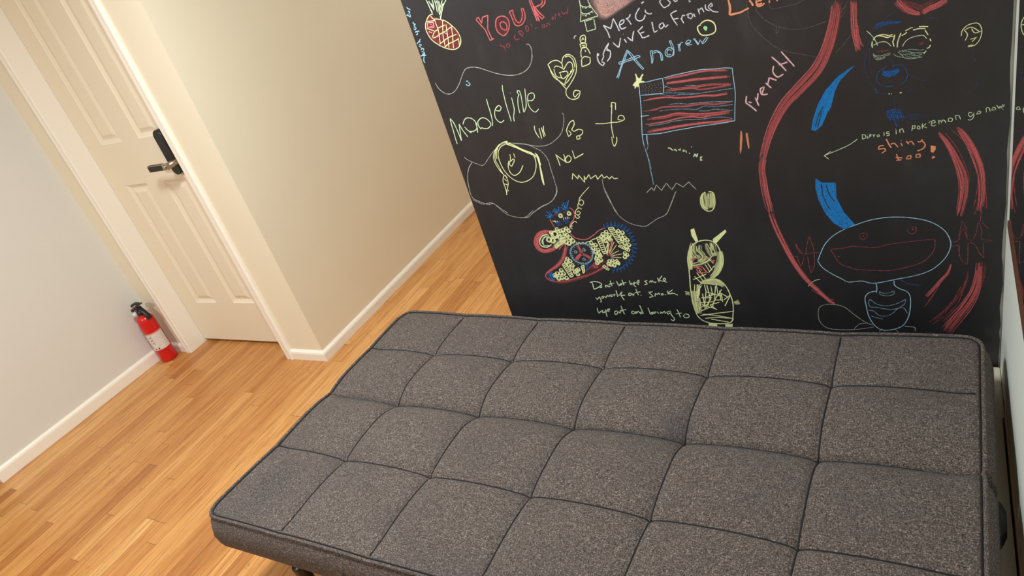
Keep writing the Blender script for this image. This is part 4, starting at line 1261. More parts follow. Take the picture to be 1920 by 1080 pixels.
  ['s','b',3.8,0,[-1039,693,-1052,711]],
  ['s','b',3.8,0,[-1042,692,-1059,698]],
  ['s','b',3.8,0,[-1040,690,-1057,690]],
  ['s','b',3.8,0,[-1035,695,-1042,710]],
  ['s','b',3.7,0,[-1014,706,-1028,715]],
  ['s','b',3.7,0,[-1012,708,-1022,720]],
  ['s','b',3.7,0,[-1008,711,-1005,725]],
  ['s','b',3.7,0,[-1016,703,-1031,710]],
  ['s','b',3.7,0,[-982,715,-993,732]],
  ['s','b',3.7,0,[-983,716,-986,738]],
  ['s','b',3.6,0,[-980,717,-978,734]],
  ['s','b',3.6,0,[-977,720,-965,744]],
  ['s','b',3.7,0,[-985,712,-999,722]],
  ['s','b',3.6,0,[-974,723,-972,739]],
  ['b','q',4.5,5,[-1028,692,-1019,703,-1017,700],[5.6,5.6,5.6]],
  ['s','q',4.4,1,[-996,704,-988,701,-992,707]],
  ['s','q',4.4,1,[-1002,710,-996,713]],
  ['s','y',3.8,1,[-988,613,-994,606,-1001,605,-1005,610,-1003,617,-997,620,-992,618,-992,613,-995,609,-1000,608,-1002,611,-1000,615,-997,617]],
  ['s','y',3.8,1,[-981,602,-987,595,-994,594,-998,599,-996,606,-990,609,-985,607,-985,602,-988,598,-993,598,-995,601,-993,604,-990,606]],
  ['s','y',3.8,1,[-996,594,-1002,587,-1010,586,-1013,591,-1011,598,-1005,601,-1000,599,-1000,594,-1003,590,-1008,589,-1010,592,-1009,596,-1005,598]],
  ['s','y',3.9,1,[-1005,599,-1011,592,-1018,591,-1022,596,-1020,602,-1014,606,-1009,604,-1008,599,-1012,594,-1017,594,-1019,597,-1017,601,-1014,602]],
  ['s','y',3.8,0,[-980,597,-977,588,-970,596,-966,588,-957,595,-952,589,-942,596,-933,597,-920,604,-908,607]],
  ['s','C',7.9,1,[-962,592,-944,587,-933,570,-936,547,-948,527,-968,516,-987,519,-1004,530,-1011,552,-1004,573,-986,587,-962,592]],
  ['s','w',4.2,0,[-939,554,-938,553]],
  ['s','w',4.2,0,[-942,546,-941,545]],
  ['s','w',4.2,0,[-947,539,-946,538]],
  ['s','w',4.3,0,[-953,532,-952,531]],
  ['s','w',4.3,0,[-960,527,-959,526]],
  ['s','w',4.3,0,[-968,523,-967,522]],
  ['s','w',4.3,0,[-977,522,-976,520]],
  ['s','w',4.3,0,[-985,522,-984,521]],
  ['s','w',4.3,0,[-992,524,-991,523]],
  ['s','w',4.3,0,[-998,528,-997,527]],
  ['s','w',4.3,0,[-1003,534,-1002,532]],
  ['s','w',4.3,0,[-1006,541,-1005,539]],
  ['s','w',4.3,0,[-1007,548,-1005,547]],
  ['s','w',4.3,0,[-1005,556,-1004,555]],
  ['s','w',4.3,0,[-1002,564,-1001,563]],
  ['s','w',4.3,0,[-997,572,-996,571]],
  ['s','w',4.2,0,[-991,578,-990,577]],
  ['s','w',4.2,0,[-983,583,-982,582]],
  ['s','w',4.2,0,[-975,587,-974,586]],
  ['s','w',4.2,0,[-967,588,-966,587]],
  ['s','w',4.2,0,[-959,588,-958,587]],
  ['s','w',4.2,0,[-952,586,-951,585]],
  ['s','w',4.2,0,[-946,582,-945,581]],
  ['s','w',4.2,0,[-941,576,-940,575]],
  ['s','w',4.2,0,[-939,570,-938,568]],
  ['s','w',4.2,0,[-938,562,-937,561]],
  ['s','C',3.4,0,[-932,553,-929,553]],
  ['s','C',3.4,0,[-937,540,-934,539]],
  ['s','C',3.5,0,[-946,529,-944,527]],
  ['s','C',3.5,0,[-957,520,-956,518]],
  ['s','C',3.5,0,[-970,514,-970,512]],
  ['s','C',3.5,0,[-983,513,-984,510]],
  ['s','C',3.6,0,[-995,515,-997,512]],
  ['s','C',3.6,0,[-1005,521,-1008,519]],
  ['s','C',3.6,0,[-1012,531,-1015,529]],
  ['s','C',3.6,0,[-1015,543,-1018,542]],
  ['s','C',3.5,0,[-1013,556,-1016,556]],
  ['s','C',3.5,0,[-1008,569,-1010,570]],
  ['s','C',3.5,0,[-999,580,-1000,582]],
  ['s','C',3.5,0,[-987,588,-988,591]],
  ['s','C',3.4,0,[-974,594,-974,597]],
  ['s','C',3.4,0,[-961,595,-960,598]],
  ['s','C',3.4,0,[-949,593,-948,595]],
  ['s','C',3.4,0,[-940,586,-937,589]],
  ['s','C',3.4,0,[-933,577,-931,579]],
  ['s','C',3.4,0,[-930,566,-928,566]],
  ['b','r',6.2,6,[-979,587,-975,569,-972,554],[4.6,4.6,4.6]],
  ['b','r',6.2,6,[-972,554,-957,546,-942,536],[4.6,4.6,4.6]],
  ['b','r',6.2,6,[-972,554,-987,542,-999,530],[4.7,4.7,4.7]],
  ['s','C',3.9,1,[-985,562,-989,557,-994,556,-996,560,-995,564,-991,566,-988,565,-988,562,-990,560,-993,560]],
  ['s','C',3.8,1,[-954,568,-958,563,-963,563,-965,566,-963,571,-960,573,-957,571,-957,568,-959,566,-961,566]],
  ['s','C',3.9,1,[-963,534,-967,529,-972,528,-974,532,-972,536,-969,538,-966,537,-966,534,-968,532,-970,532]],
  ['s','y',3.7,1,[-921,590,-926,585,-932,584,-935,588,-934,594,-929,597,-925,595,-924,591,-927,587,-931,587,-932,589,-931,592]],
  ['s','y',3.7,1,[-909,584,-914,578,-920,577,-923,582,-921,587,-917,590,-913,588,-912,584,-915,581,-919,581,-920,583,-919,586]],
  ['s','y',3.8,1,[-920,573,-925,567,-931,566,-934,570,-933,576,-928,579,-924,577,-923,573,-926,569,-930,569,-931,572,-930,575]],
  ['s','y',3.8,1,[-905,566,-910,560,-916,560,-919,564,-918,570,-913,572,-909,571,-908,566,-911,563,-915,563,-916,565,-915,568]],
  ['s','y',3.8,1,[-915,559,-920,553,-926,552,-930,557,-928,562,-923,565,-919,564,-918,559,-921,556,-925,556,-926,558,-925,561]],
  ['s','y',3.8,1,[-905,551,-910,545,-916,545,-919,549,-917,555,-912,558,-908,556,-908,552,-911,548,-914,548,-916,550,-915,553]],
  ['s','y',3.8,1,[-914,543,-919,537,-925,536,-928,540,-926,546,-921,549,-917,547,-917,543,-920,539,-924,539,-925,542,-924,545]],
  ['s','y',3.8,1,[-902,545,-907,539,-913,539,-916,543,-915,549,-910,552,-906,550,-905,546,-908,542,-912,542,-913,544,-912,547]],
  ['s','y',3.8,1,[-919,534,-924,528,-930,527,-933,531,-931,537,-926,540,-922,538,-922,534,-925,531,-929,530,-930,533,-929,536]],
  ['s','y',3.8,1,[-913,525,-918,519,-924,518,-927,522,-925,528,-920,531,-916,529,-916,525,-919,521,-922,521,-924,524,-923,526]],
  ['s','y',3.8,1,[-920,519,-925,513,-931,512,-934,516,-932,522,-927,525,-923,523,-923,519,-926,515,-930,515,-931,518,-930,521]],
  ['s','y',3.8,1,[-905,529,-910,523,-916,522,-919,526,-917,532,-912,535,-908,534,-908,529,-911,526,-914,525,-916,528,-915,531]],
  ['s','y',3.6,1,[-876,620,-880,615,-886,614,-889,618,-888,624,-883,626,-879,625,-879,620,-881,617,-885,617,-886,619,-885,622]],
  ['s','y',3.6,1,[-863,628,-868,623,-874,622,-877,626,-875,631,-870,634,-866,632,-866,628,-869,625,-872,625,-874,627,-873,630]],
  ['s','y',3.7,1,[-883,612,-888,606,-894,606,-897,610,-895,615,-890,618,-887,616,-886,612,-889,609,-892,609,-894,611,-893,614]],
  ['s','y',3.6,1,[-867,611,-872,605,-878,605,-881,609,-879,615,-874,617,-871,616,-870,611,-873,608,-876,608,-878,610,-877,613]],
  ['s','y',3.6,1,[-855,616,-860,611,-866,610,-869,614,-867,620,-862,622,-859,621,-858,617,-861,613,-864,613,-866,615,-865,618]],
  ['s','y',3.7,1,[-877,606,-881,600,-887,599,-890,604,-889,609,-884,612,-880,610,-879,606,-882,603,-886,602,-887,605,-886,608]],
  ['s','y',3.6,1,[-860,608,-864,602,-870,602,-874,606,-872,611,-867,614,-863,612,-863,608,-866,605,-869,605,-871,607,-870,610]],
  ['s','y',3.6,1,[-856,602,-860,596,-867,596,-870,600,-868,605,-863,608,-859,606,-859,602,-862,599,-865,599,-867,601,-866,604]],
  ['s','y',3.7,1,[-873,597,-878,591,-884,591,-887,595,-885,600,-881,603,-877,601,-876,597,-879,594,-883,594,-884,596,-883,599]],
  ['s','y',3.6,1,[-823,629,-828,623,-834,623,-837,627,-835,632,-830,635,-827,633,-826,629,-829,626,-832,626,-834,628,-833,631]],
  ['s','y',3.6,1,[-812,623,-816,617,-822,616,-825,621,-823,626,-819,629,-815,627,-814,623,-817,620,-821,619,-822,622,-821,624]],
  ['s','y',3.6,1,[-819,612,-824,606,-830,605,-833,610,-831,615,-827,618,-823,616,-822,612,-825,609,-828,608,-830,611,-829,614]],
  ['s','y',3.6,1,[-808,606,-812,600,-818,599,-821,603,-819,609,-815,611,-811,610,-811,606,-813,602,-817,602,-818,605,-817,607]],
  ['s','y',3.6,1,[-817,600,-821,595,-827,594,-830,598,-828,603,-824,606,-820,605,-820,600,-822,597,-826,597,-827,599,-826,602]],
  ['s','y',3.6,1,[-802,597,-806,591,-812,590,-815,594,-814,600,-809,603,-805,601,-805,597,-807,594,-811,593,-812,596,-811,598]],
  ['s','y',3.6,1,[-812,586,-816,580,-822,579,-826,583,-824,589,-819,592,-815,590,-815,586,-818,583,-821,582,-823,585,-822,588]],
  ['s','y',3.6,1,[-800,580,-805,574,-811,573,-814,577,-812,583,-808,585,-804,584,-803,580,-806,576,-809,576,-811,578,-810,581]],
  ['s','y',3.6,1,[-810,571,-814,566,-820,565,-824,569,-822,575,-817,577,-813,576,-813,571,-816,568,-819,568,-821,570,-820,573]],
  ['s','y',3.7,1,[-820,551,-824,546,-830,545,-833,549,-831,554,-827,557,-824,555,-823,552,-826,548,-829,548,-830,550,-829,553]],
  ['s','y',3.7,1,[-814,545,-818,540,-823,539,-826,543,-825,548,-821,551,-817,549,-817,546,-819,542,-822,542,-824,544,-823,547]],
  ['s','y',3.7,1,[-824,537,-828,531,-833,531,-836,535,-835,540,-830,543,-827,541,-826,537,-829,534,-832,534,-834,536,-833,539]],
  ['s','y',3.8,1,[-878,524,-882,518,-888,517,-891,521,-889,527,-885,529,-881,528,-881,524,-883,521,-887,520,-888,523,-887,525]],
  ['s','y',3.8,1,[-866,526,-871,521,-876,520,-879,524,-878,529,-873,532,-870,531,-869,527,-872,523,-875,523,-877,525,-876,528]],
  ['s','y',3.8,1,[-875,512,-880,506,-885,505,-888,509,-887,515,-882,517,-879,516,-878,512,-881,509,-884,508,-886,511,-885,513]],
  ['s','y',3.8,1,[-865,508,-869,503,-875,502,-878,506,-877,511,-872,514,-868,513,-868,509,-871,505,-874,505,-875,507,-874,510]],
  ['s','y',3.8,1,[-883,515,-887,509,-893,508,-896,512,-894,518,-890,521,-886,519,-886,515,-888,512,-892,511,-893,514,-892,516]],
  ['s','y',3.8,1,[-860,520,-864,515,-870,514,-873,518,-871,523,-867,526,-863,524,-862,520,-865,517,-868,517,-870,519,-869,522]],
  ['s','y',3.7,1,[-852,517,-857,512,-862,511,-865,515,-864,520,-859,523,-855,521,-855,517,-858,514,-861,514,-862,516,-861,519]],
  ['s','y',4.0,1,[-1020,537,-1024,531,-1031,530,-1034,535,-1032,540,-1027,543,-1023,541,-1023,537,-1025,534,-1029,533,-1030,536,-1029,539]],
  ['s','y',4.0,1,[-1027,525,-1032,519,-1038,518,-1041,522,-1039,528,-1035,531,-1031,529,-1030,525,-1033,522,-1037,521,-1038,524,-1037,527]],
  ['s','y',4.0,1,[-1012,528,-1017,522,-1023,521,-1026,525,-1024,531,-1019,533,-1015,532,-1015,528,-1018,524,-1021,524,-1023,526,-1022,529]],
  ['s','y',4.0,1,[-1022,512,-1027,507,-1033,506,-1036,510,-1034,515,-1029,518,-1025,517,-1025,513,-1028,509,-1032,509,-1033,511,-1032,514]],
  ['s','y',4.0,1,[-1008,512,-1012,506,-1018,505,-1022,510,-1020,515,-1015,518,-1011,516,-1011,512,-1013,509,-1017,508,-1018,511,-1017,514]],
  ['s','y',4.0,1,[-1014,500,-1019,494,-1025,493,-1028,497,-1026,503,-1021,506,-1017,504,-1017,500,-1020,496,-1023,496,-1025,499,-1024,501]],
  ['s','y',4.0,1,[-998,493,-1003,487,-1009,486,-1012,491,-1010,496,-1005,499,-1001,497,-1001,493,-1004,490,-1008,490,-1009,492,-1008,495]],
  ['s','y',4.0,1,[-1006,487,-1010,481,-1017,480,-1020,484,-1018,490,-1013,493,-1009,491,-1009,487,-1012,484,-1015,483,-1017,486,-1015,489]],
  ['s','y',4.0,1,[-992,496,-996,490,-1002,489,-1005,494,-1004,499,-999,502,-995,500,-995,496,-997,493,-1001,493,-1002,495,-1001,498]],
  ['s','y',4.0,1,[-998,478,-1003,472,-1009,471,-1012,475,-1010,481,-1005,483,-1001,482,-1001,478,-1004,474,-1007,474,-1009,476,-1008,479]],
  ['s','y',4.1,1,[-1053,494,-1058,488,-1065,487,-1068,492,-1066,498,-1061,501,-1057,499,-1056,494,-1060,491,-1063,490,-1065,493,-1064,496]],
  ['s','y',4.1,1,[-1071,482,-1077,476,-1084,475,-1087,479,-1085,485,-1079,488,-1075,487,-1075,482,-1078,478,-1082,478,-1084,481,-1082,484]],
  ['s','y',4.1,1,[-1060,482,-1065,475,-1072,474,-1075,479,-1073,485,-1067,488,-1063,487,-1063,482,-1066,478,-1070,478,-1072,480,-1070,484]],
  ['s','y',4.1,1,[-1048,482,-1053,475,-1060,474,-1063,479,-1061,485,-1056,488,-1051,486,-1051,482,-1054,478,-1058,478,-1060,480,-1058,483]],
  ['s','y',4.1,1,[-1077,473,-1083,466,-1089,465,-1093,470,-1091,476,-1085,479,-1081,477,-1080,473,-1084,469,-1088,469,-1089,471,-1088,474]],
  ['s','y',4.1,1,[-1071,463,-1076,456,-1083,455,-1087,460,-1084,466,-1079,469,-1075,468,-1074,463,-1078,459,-1081,459,-1083,461,-1082,465]],
  ['s','y',4.1,1,[-1059,464,-1064,458,-1071,457,-1074,461,-1072,468,-1066,471,-1062,469,-1062,464,-1065,461,-1069,460,-1071,463,-1069,466]],
  ['s','y',4.1,1,[-1042,464,-1047,458,-1054,457,-1058,461,-1055,467,-1050,470,-1046,469,-1045,464,-1049,460,-1053,460,-1054,463,-1053,466]],
  ['s','y',4.1,1,[-1082,476,-1088,469,-1095,468,-1098,473,-1096,479,-1090,482,-1086,481,-1086,476,-1089,472,-1093,472,-1094,474,-1093,478]],
  ['s','y',4.0,1,[-861,641,-850,613,-839,586]],
  ['s','y',4.0,1,[-844,643,-835,616,-825,589]],
  ['s','y',4.6,0,[-861,641,-844,643]],
  ['s','y',4.7,0,[-858,635,-842,637]],
  ['s','y',4.7,0,[-856,629,-840,631]],
  ['s','y',4.7,0,[-854,622,-838,625]],
  ['s','y',4.7,0,[-851,616,-836,619]],
  ['s','y',4.7,0,[-849,610,-834,613]],
  ['s','y',4.7,0,[-847,604,-832,607]],
  ['s','y',4.7,0,[-844,598,-830,601]],
  ['s','y',4.7,0,[-842,592,-827,595]],
  ['s','y',4.7,0,[-839,586,-825,589]],
  ['s','y',4.1,1,[-907,610,-903,581,-898,551]],
  ['s','y',4.1,1,[-892,612,-889,583,-886,554]],
  ['s','y',4.8,0,[-907,610,-892,612]],
  ['s','y',4.8,0,[-906,603,-891,605]],
  ['s','y',4.8,0,[-905,596,-890,598]],
  ['s','y',4.8,0,[-904,588,-890,591]],
  ['s','y',4.8,0,[-903,581,-889,583]],
  ['s','y',4.8,0,[-901,573,-888,576]],
  ['s','y',4.8,0,[-900,566,-887,569]],
  ['s','y',4.9,0,[-899,559,-887,561]],
  ['s','y',4.9,0,[-898,551,-886,554]],
  ['s','y',4.0,1,[-843,576,-828,566,-813,556]],
  ['s','y',4.0,1,[-836,581,-822,573,-807,564]],
  ['s','y',4.7,0,[-843,576,-836,581]],
  ['s','y',4.7,0,[-838,572,-832,578]],
  ['s','y',4.7,0,[-833,569,-827,575]],
  ['s','y',4.7,0,[-828,566,-822,573]],
  ['s','y',4.7,0,[-823,562,-817,570]],
  ['s','y',4.7,0,[-818,559,-812,567]],
  ['s','y',4.7,0,[-813,556,-807,564]],
  ['s','y',4.5,1,[-1052,516,-1044,491,-1035,466]],
  ['s','y',4.4,1,[-1039,522,-1031,497,-1023,472]],
  ['s','y',5.2,0,[-1052,516,-1039,522]],
  ['s','y',5.2,0,[-1050,510,-1037,516]],
  ['s','y',5.2,0,[-1048,504,-1035,510]],
  ['s','y',5.2,0,[-1046,497,-1033,503]],
  ['s','y',5.2,0,[-1044,491,-1031,497]],
  ['s','y',5.2,0,[-1042,485,-1029,491]],
  ['s','y',5.2,0,[-1040,478,-1027,484]],
  ['s','y',5.3,0,[-1037,472,-1025,478]],
  ['s','y',5.3,0,[-1035,466,-1023,472]],
  ['s','y',4.4,1,[-986,508,-986,495,-986,481]],
  ['s','y',4.3,1,[-975,511,-977,499,-979,487]],
  ['s','y',5.1,0,[-986,508,-975,511]],
  ['s','y',5.1,0,[-986,501,-976,505]],
  ['s','y',5.1,0,[-986,495,-977,499]],
  ['s','y',5.1,0,[-986,488,-978,493]],
  ['s','y',5.2,0,[-986,481,-979,487]],
  ['s','y',4.2,1,[-913,504,-905,497,-896,490]],
  ['s','y',4.2,1,[-906,510,-899,503,-892,496]],
  ['s','y',5.0,0,[-913,504,-906,510]],
  ['s','y',5.0,0,[-908,499,-902,505]],
  ['s','y',5.0,0,[-902,494,-897,500]],
  ['s','y',5.0,0,[-896,490,-892,496]],
  ['s','y',4.1,1,[-864,526,-860,517,-856,508]],
  ['s','y',4.1,1,[-858,531,-854,522,-851,514]],
  ['s','y',4.9,0,[-864,526,-858,531]],
  ['s','y',4.9,0,[-861,520,-855,525]],
  ['s','y',4.9,0,[-859,514,-853,520]],
  ['s','y',4.9,0,[-856,508,-851,514]],
  ['s','y',4.0,0,[-887,545,-872,594]],
  ['s','y',2.8,0,[-894,554,-872,594]],
  ['s','y',4.0,0,[-887,545,-870,588]],
  ['s','y',2.8,0,[-884,551,-870,588]],
  ['s','q',4.0,0,[-887,545,-853,592]],
  ['s','y',2.7,0,[-879,551,-853,592]],
  ['s','q',4.0,0,[-887,545,-847,582]],
  ['s','y',2.7,0,[-877,548,-847,582]],
  ['s','q',4.0,0,[-887,545,-844,561]],
  ['s','y',2.8,0,[-877,545,-844,561]],
  ['s','q',4.1,0,[-887,545,-838,549]],
  ['s','y',2.8,0,[-875,542,-838,549]],
  ['s','q',4.1,0,[-887,545,-842,535]],
  ['s','y',2.8,0,[-876,539,-842,535]],
  ['s','q',4.0,0,[-887,545,-855,602]],
  ['s','y',2.7,0,[-878,553,-855,602]],
  ['b','q',5.5,6,[-876,562,-865,585,-856,599],[7.4,5.5,3.7]],
  ['s','u',4.3,0,[-872,639,-873,656,-865,642]],
  ['s','u',3.6,0,[-870,639,-871,647]],
  ['s','u',4.3,0,[-862,643,-860,661,-855,645]],
  ['s','u',3.6,0,[-860,643,-859,652]],
  ['s','u',4.3,0,[-851,645,-846,663,-845,646]],
  ['s','u',3.6,0,[-849,645,-847,654]],
  ['s','u',4.2,0,[-841,645,-833,662,-835,644]],
  ['s','u',3.5,0,[-839,645,-835,654]],
  ['s','u',4.2,0,[-832,643,-821,659,-826,641]],
  ['s','u',3.5,0,[-830,643,-824,651]],
  ['s','u',4.2,0,[-823,640,-810,653,-818,636]],
  ['s','u',3.5,0,[-821,640,-814,646]],
  ['s','u',4.2,0,[-815,634,-800,646,-811,629]],
  ['s','u',3.5,0,[-813,634,-805,640]],
  ['s','u',4.2,0,[-809,627,-792,636,-805,621]],
  ['s','u',3.5,0,[-807,626,-798,631]],
  ['s','u',4.2,0,[-804,618,-786,624,-801,611]],
  ['s','u',3.5,0,[-802,618,-793,621]],
  ['s','u',4.2,0,[-800,607,-782,611,-799,600]],
  ['s','u',3.5,0,[-798,607,-789,609]],
  ['s','u',4.3,0,[-799,596,-780,597,-798,589]],
  ['s','u',3.6,0,[-797,596,-787,597]],
  ['s','u',4.3,0,[-799,584,-780,582,-799,576]],
  ['s','u',3.6,0,[-797,584,-787,583]],
  ['s','u',4.3,0,[-800,572,-783,567,-802,564]],
  ['s','u',3.6,0,[-798,572,-789,569]],
  ['s','u',4.3,0,[-804,560,-788,552,-807,552]],
  ['s','u',3.6,0,[-802,560,-794,556]],
  ['s','u',4.4,0,[-809,548,-795,537,-813,540]],
  ['s','u',3.6,0,[-807,548,-800,542]],
  ['s','u',4.4,0,[-815,536,-803,523,-820,529]],
  ['s','u',3.7,0,[-813,536,-807,530]],
  ['s','u',4.4,0,[-823,526,-814,511,-829,520]],
  ['s','u',3.7,0,[-821,526,-817,518]],
  ['s','u',4.5,0,[-832,517,-826,500,-839,512]],
  ['s','u',3.7,0,[-830,517,-827,508]],
  ['s','u',4.5,0,[-842,509,-839,491,-849,505]],
  ['s','u',3.7,0,[-840,509,-839,500]],
  ['s','u',4.5,0,[-853,504,-853,485,-860,501]],
  ['s','u',3.8,0,[-851,503,-851,494]],
  ['s','u',4.6,0,[-863,500,-868,481,-870,499]],
  ['s','u',3.8,0,[-861,500,-863,490]],
  ['s','u',4.6,0,[-874,498,-882,480,-881,498]],
  ['s','u',3.8,0,[-872,498,-876,489]],
  ['b','b',5.0,7,[-1091,486,-1106,476,-1104,460,-1093,457],[6.3,10.5,6.3]],
  ['b','u',4.7,7,[-951,517,-965,505,-977,493],[9.8,7.8,5.9]],
  ['b','r',5.0,7,[-945,517,-936,507,-933,498],[9.7,8.7,7.8]],
 ]],
 ['chalk_writing', 'first of three lines of pale green chalk handwriting above the futon', [
  ['s','g',4.4,1,[-965,446,-964,433,-965,419]],
  ['s','g',4.4,1,[-973,445,-954,448,-937,443,-934,435,-950,424,-965,418]],
  ['s','g',4.4,1,[-939,430,-943,426,-938,424,-934,428,-938,431]],
  ['s','g',4.4,1,[-921,435,-921,425]],
  ['s','g',4.3,1,[-920,430,-914,434,-914,427]],
  ['s','g',4.3,1,[-910,432,-912,427,-906,428,-906,432]],
  ['s','g',4.3,1,[-900,451,-900,439,-898,430]],
  ['s','g',4.3,1,[-908,437,-888,442]],
  ['s','g',4.3,1,[-879,449,-877,438,-875,430,-870,436,-867,440]],
  ['s','g',4.2,1,[-871,432,-862,438]],
  ['s','g',4.2,1,[-860,453,-858,440,-858,432]],
  ['s','g',4.2,1,[-866,439,-848,443]],
  ['s','g',4.2,1,[-836,451,-835,434,-830,442,-830,434]],
  ['s','g',4.2,1,[-827,438,-818,446,-824,434,-818,427]],
  ['s','g',4.2,1,[-823,440,-813,442]],
  ['s','g',4.2,1,[-812,438,-805,444,-804,452,-811,446,-811,438,-807,435]],
  ['s','g',4.1,1,[-777,450,-787,447,-781,442,-780,437,-789,434]],
  ['s','g',4.1,1,[-772,442,-766,450,-765,442,-761,450,-757,442]],
  ['s','g',4.1,1,[-755,445,-753,441,-749,446]],
  ['s','g',4.1,1,[-742,460,-740,443]],
  ['s','g',4.0,1,[-726,467,-739,451,-728,446]],
  ['s','g',4.0,1,[-727,449,-718,451,-718,458,-724,455,-726,446,-715,443]],
 ]],
 ['chalk_writing', 'second of three lines of pale green chalk handwriting above the futon', [
  ['s','g',4.5,1,[-967,385,-963,378,-954,387]],
  ['s','g',4.5,1,[-953,389,-950,374,-954,366]],
  ['s','g',4.4,1,[-944,389,-946,383,-939,385,-938,391,-944,389]],
  ['s','g',4.4,1,[-935,391,-930,385,-925,394]],
  ['s','g',4.4,1,[-924,394,-919,389,-914,397]],
  ['s','g',4.4,1,[-913,394,-906,398,-914,389,-905,391]],
  ['s','g',4.4,1,[-905,394,-896,400,-900,391]],
  ['s','g',4.3,1,[-889,414,-889,398,-889,389]],
  ['s','g',4.3,1,[-885,394,-875,400,-869,409,-877,400,-874,387,-869,376]],
  ['s','g',4.3,1,[-878,394,-862,395]],
  ['s','g',4.3,1,[-849,401,-851,394,-843,395,-840,402,-846,403,-849,400]],
  ['s','g',4.3,1,[-838,402,-835,393,-830,402]],
  ['s','g',4.2,1,[-821,419,-819,404,-817,395]],
  ['s','g',4.2,1,[-827,404,-808,408]],
  ['s','g',4.2,1,[-810,395,-808,394]],
  ['s','g',4.2,1,[-768,408,-782,406,-775,398,-770,390,-783,387]],
  ['s','g',4.1,1,[-764,390,-760,402,-755,397,-749,404,-747,396]],
  ['s','g',4.1,1,[-742,400,-742,395,-735,397,-738,401,-743,399]],
  ['s','g',4.1,1,[-731,398,-727,396]],
  ['s','g',4.1,1,[-720,413,-720,398]],
  ['s','g',4.1,1,[-703,415,-721,402,-714,400,-703,402,-690,395]],
  ['s','g',4.1,1,[-705,404,-709,400]],
 ]],
 ['chalk_writing', 'lowest of three lines of pale green chalk handwriting above the futon', [
  ['s','g',4.6,1,[-972,344,-973,331,-970,322,-963,331]],
  ['s','g',4.6,1,[-964,327,-958,334]],
  ['s','g',4.6,1,[-954,336,-958,325,-948,327]],
  ['s','g',4.6,1,[-944,338,-945,323,-945,309]],
  ['s','g',4.5,1,[-950,329,-932,336,-928,341,-936,339,-937,330,-931,330]],
  ['s','g',4.5,1,[-914,328,-915,319,-907,321,-902,330,-908,333,-914,328]],
  ['s','g',4.5,1,[-900,330,-896,324,-890,334]],
  ['s','g',4.4,1,[-886,353,-884,335,-881,320]],
  ['s','g',4.4,1,[-894,334,-871,339]],
  ['s','g',4.4,1,[-845,331,-852,333,-856,324,-849,322,-841,331,-841,322]],
  ['s','g',4.4,1,[-839,333,-839,324,-831,334,-827,325]],
  ['s','g',4.4,1,[-819,329,-825,329,-826,322,-818,325]],
  ['s','g',4.3,1,[-822,356,-819,340,-816,323]],
  ['s','g',4.3,1,[-796,347,-794,332,-793,321]],
  ['s','g',4.3,1,[-794,323,-785,323,-780,330,-791,327]],
  ['s','g',4.3,1,[-778,323,-776,332,-771,330]],
  ['s','g',4.3,1,[-768,332,-765,324]],
  ['s','g',4.2,1,[-761,341,-761,340]],
  ['s','g',4.2,1,[-759,324,-757,332,-753,326,-744,335,-743,324]],
  ['s','g',4.2,1,[-728,335,-738,330,-734,322,-725,331,-726,337,-724,320,-717,305,-723,297,-729,303]],
  ['s','g',4.2,1,[-703,342,-699,327,-697,311]],
  ['s','g',4.1,1,[-710,324,-690,328]],
  ['s','g',4.1,1,[-682,323,-687,316,-681,310,-670,313,-670,322,-680,325]],
 ]],
 ['chalk_bug', 'horned yellow chalk bug standing on its tail', [
  ['s','y',4.7,1,[-596,582,-616,569,-631,546,-637,517,-639,489,-642,459,-646,425,-648,382,-645,333,-635,307,-608,292,-568,290,-546,295,-534,309]],
  ['s','y',4.3,1,[-596,582,-572,585,-550,576,-540,554,-538,523,-546,491,-559,470,-582,456]],
  ['s','y',4.5,1,[-583,450,-559,450,-541,429,-532,399,-528,365,-533,326,-538,304]],
  ['s','y',4.5,1,[-614,434,-594,448,-572,452,-547,433]],
  ['f','y',[-612,621,-601,626,-596,584,-604,581,-612,601]],
  ['f','y',[-553,588,-514,617,-512,609,-547,572,-553,575]],
  ['b','y',5.2,12,[-617,565,-628,538,-632,505,-634,484],[3.5,8.7,3.5]],
  ['b','y',5.1,14,[-601,577,-609,549,-598,529,-611,517],[17.0,17.0,15.3]],
  ['b','y',4.3,12,[-566,579,-563,555,-557,527],[16.6,13.3,9.9]],
  ['b','y',5.8,14,[-540,551,-542,515,-558,479,-582,456],[5.1,11.9,4.3]],
  ['b','y',4.1,6,[-631,501,-602,508,-564,527],[5.1,8.6,6.8]],
  ['s','y',3.8,0,[-618,496,-605,488]],
  ['s','y',3.8,0,[-589,504,-579,479]],
  ['s','y',3.8,0,[-581,508,-571,483]],
  ['s','y',3.9,0,[-618,476,-602,442]],
  ['s','y',3.8,0,[-609,484,-594,450]],
  ['s','y',3.9,0,[-627,463,-610,438]],
  ['s','y',3.7,0,[-583,475,-562,499]],
  ['s','y',3.8,0,[-597,492,-586,475]],
  ['s','y',3.8,0,[-633,451,-590,471]],
  ['s','y',3.7,0,[-581,532,-564,507]],
  ['s','y',3.7,0,[-564,531,-588,508]],
  ['b','y',5.2,14,[-613,438,-588,444,-560,441,-542,425],[5.2,10.4,5.2]],
  ['s','y',4.1,0,[-628,337,-586,357]],
  ['s','y',4.1,0,[-631,400,-611,431]],
  ['s','y',4.0,0,[-580,381,-570,428]],
  ['s','y',4.1,0,[-629,349,-600,364]],
  ['s','y',4.1,0,[-623,398,-616,434]],
  ['s','y',4.0,0,[-601,411,-602,433]],
  ['s','y',4.1,0,[-624,367,-584,372]],
  ['s','y',4.1,0,[-613,361,-600,413]],
  ['s','y',4.0,0,[-557,371,-557,402]],
  ['s','y',4.0,0,[-552,379,-530,397]],
  ['s','y',4.1,0,[-590,358,-571,394]],
  ['s','y',4.1,0,[-614,345,-613,401]],
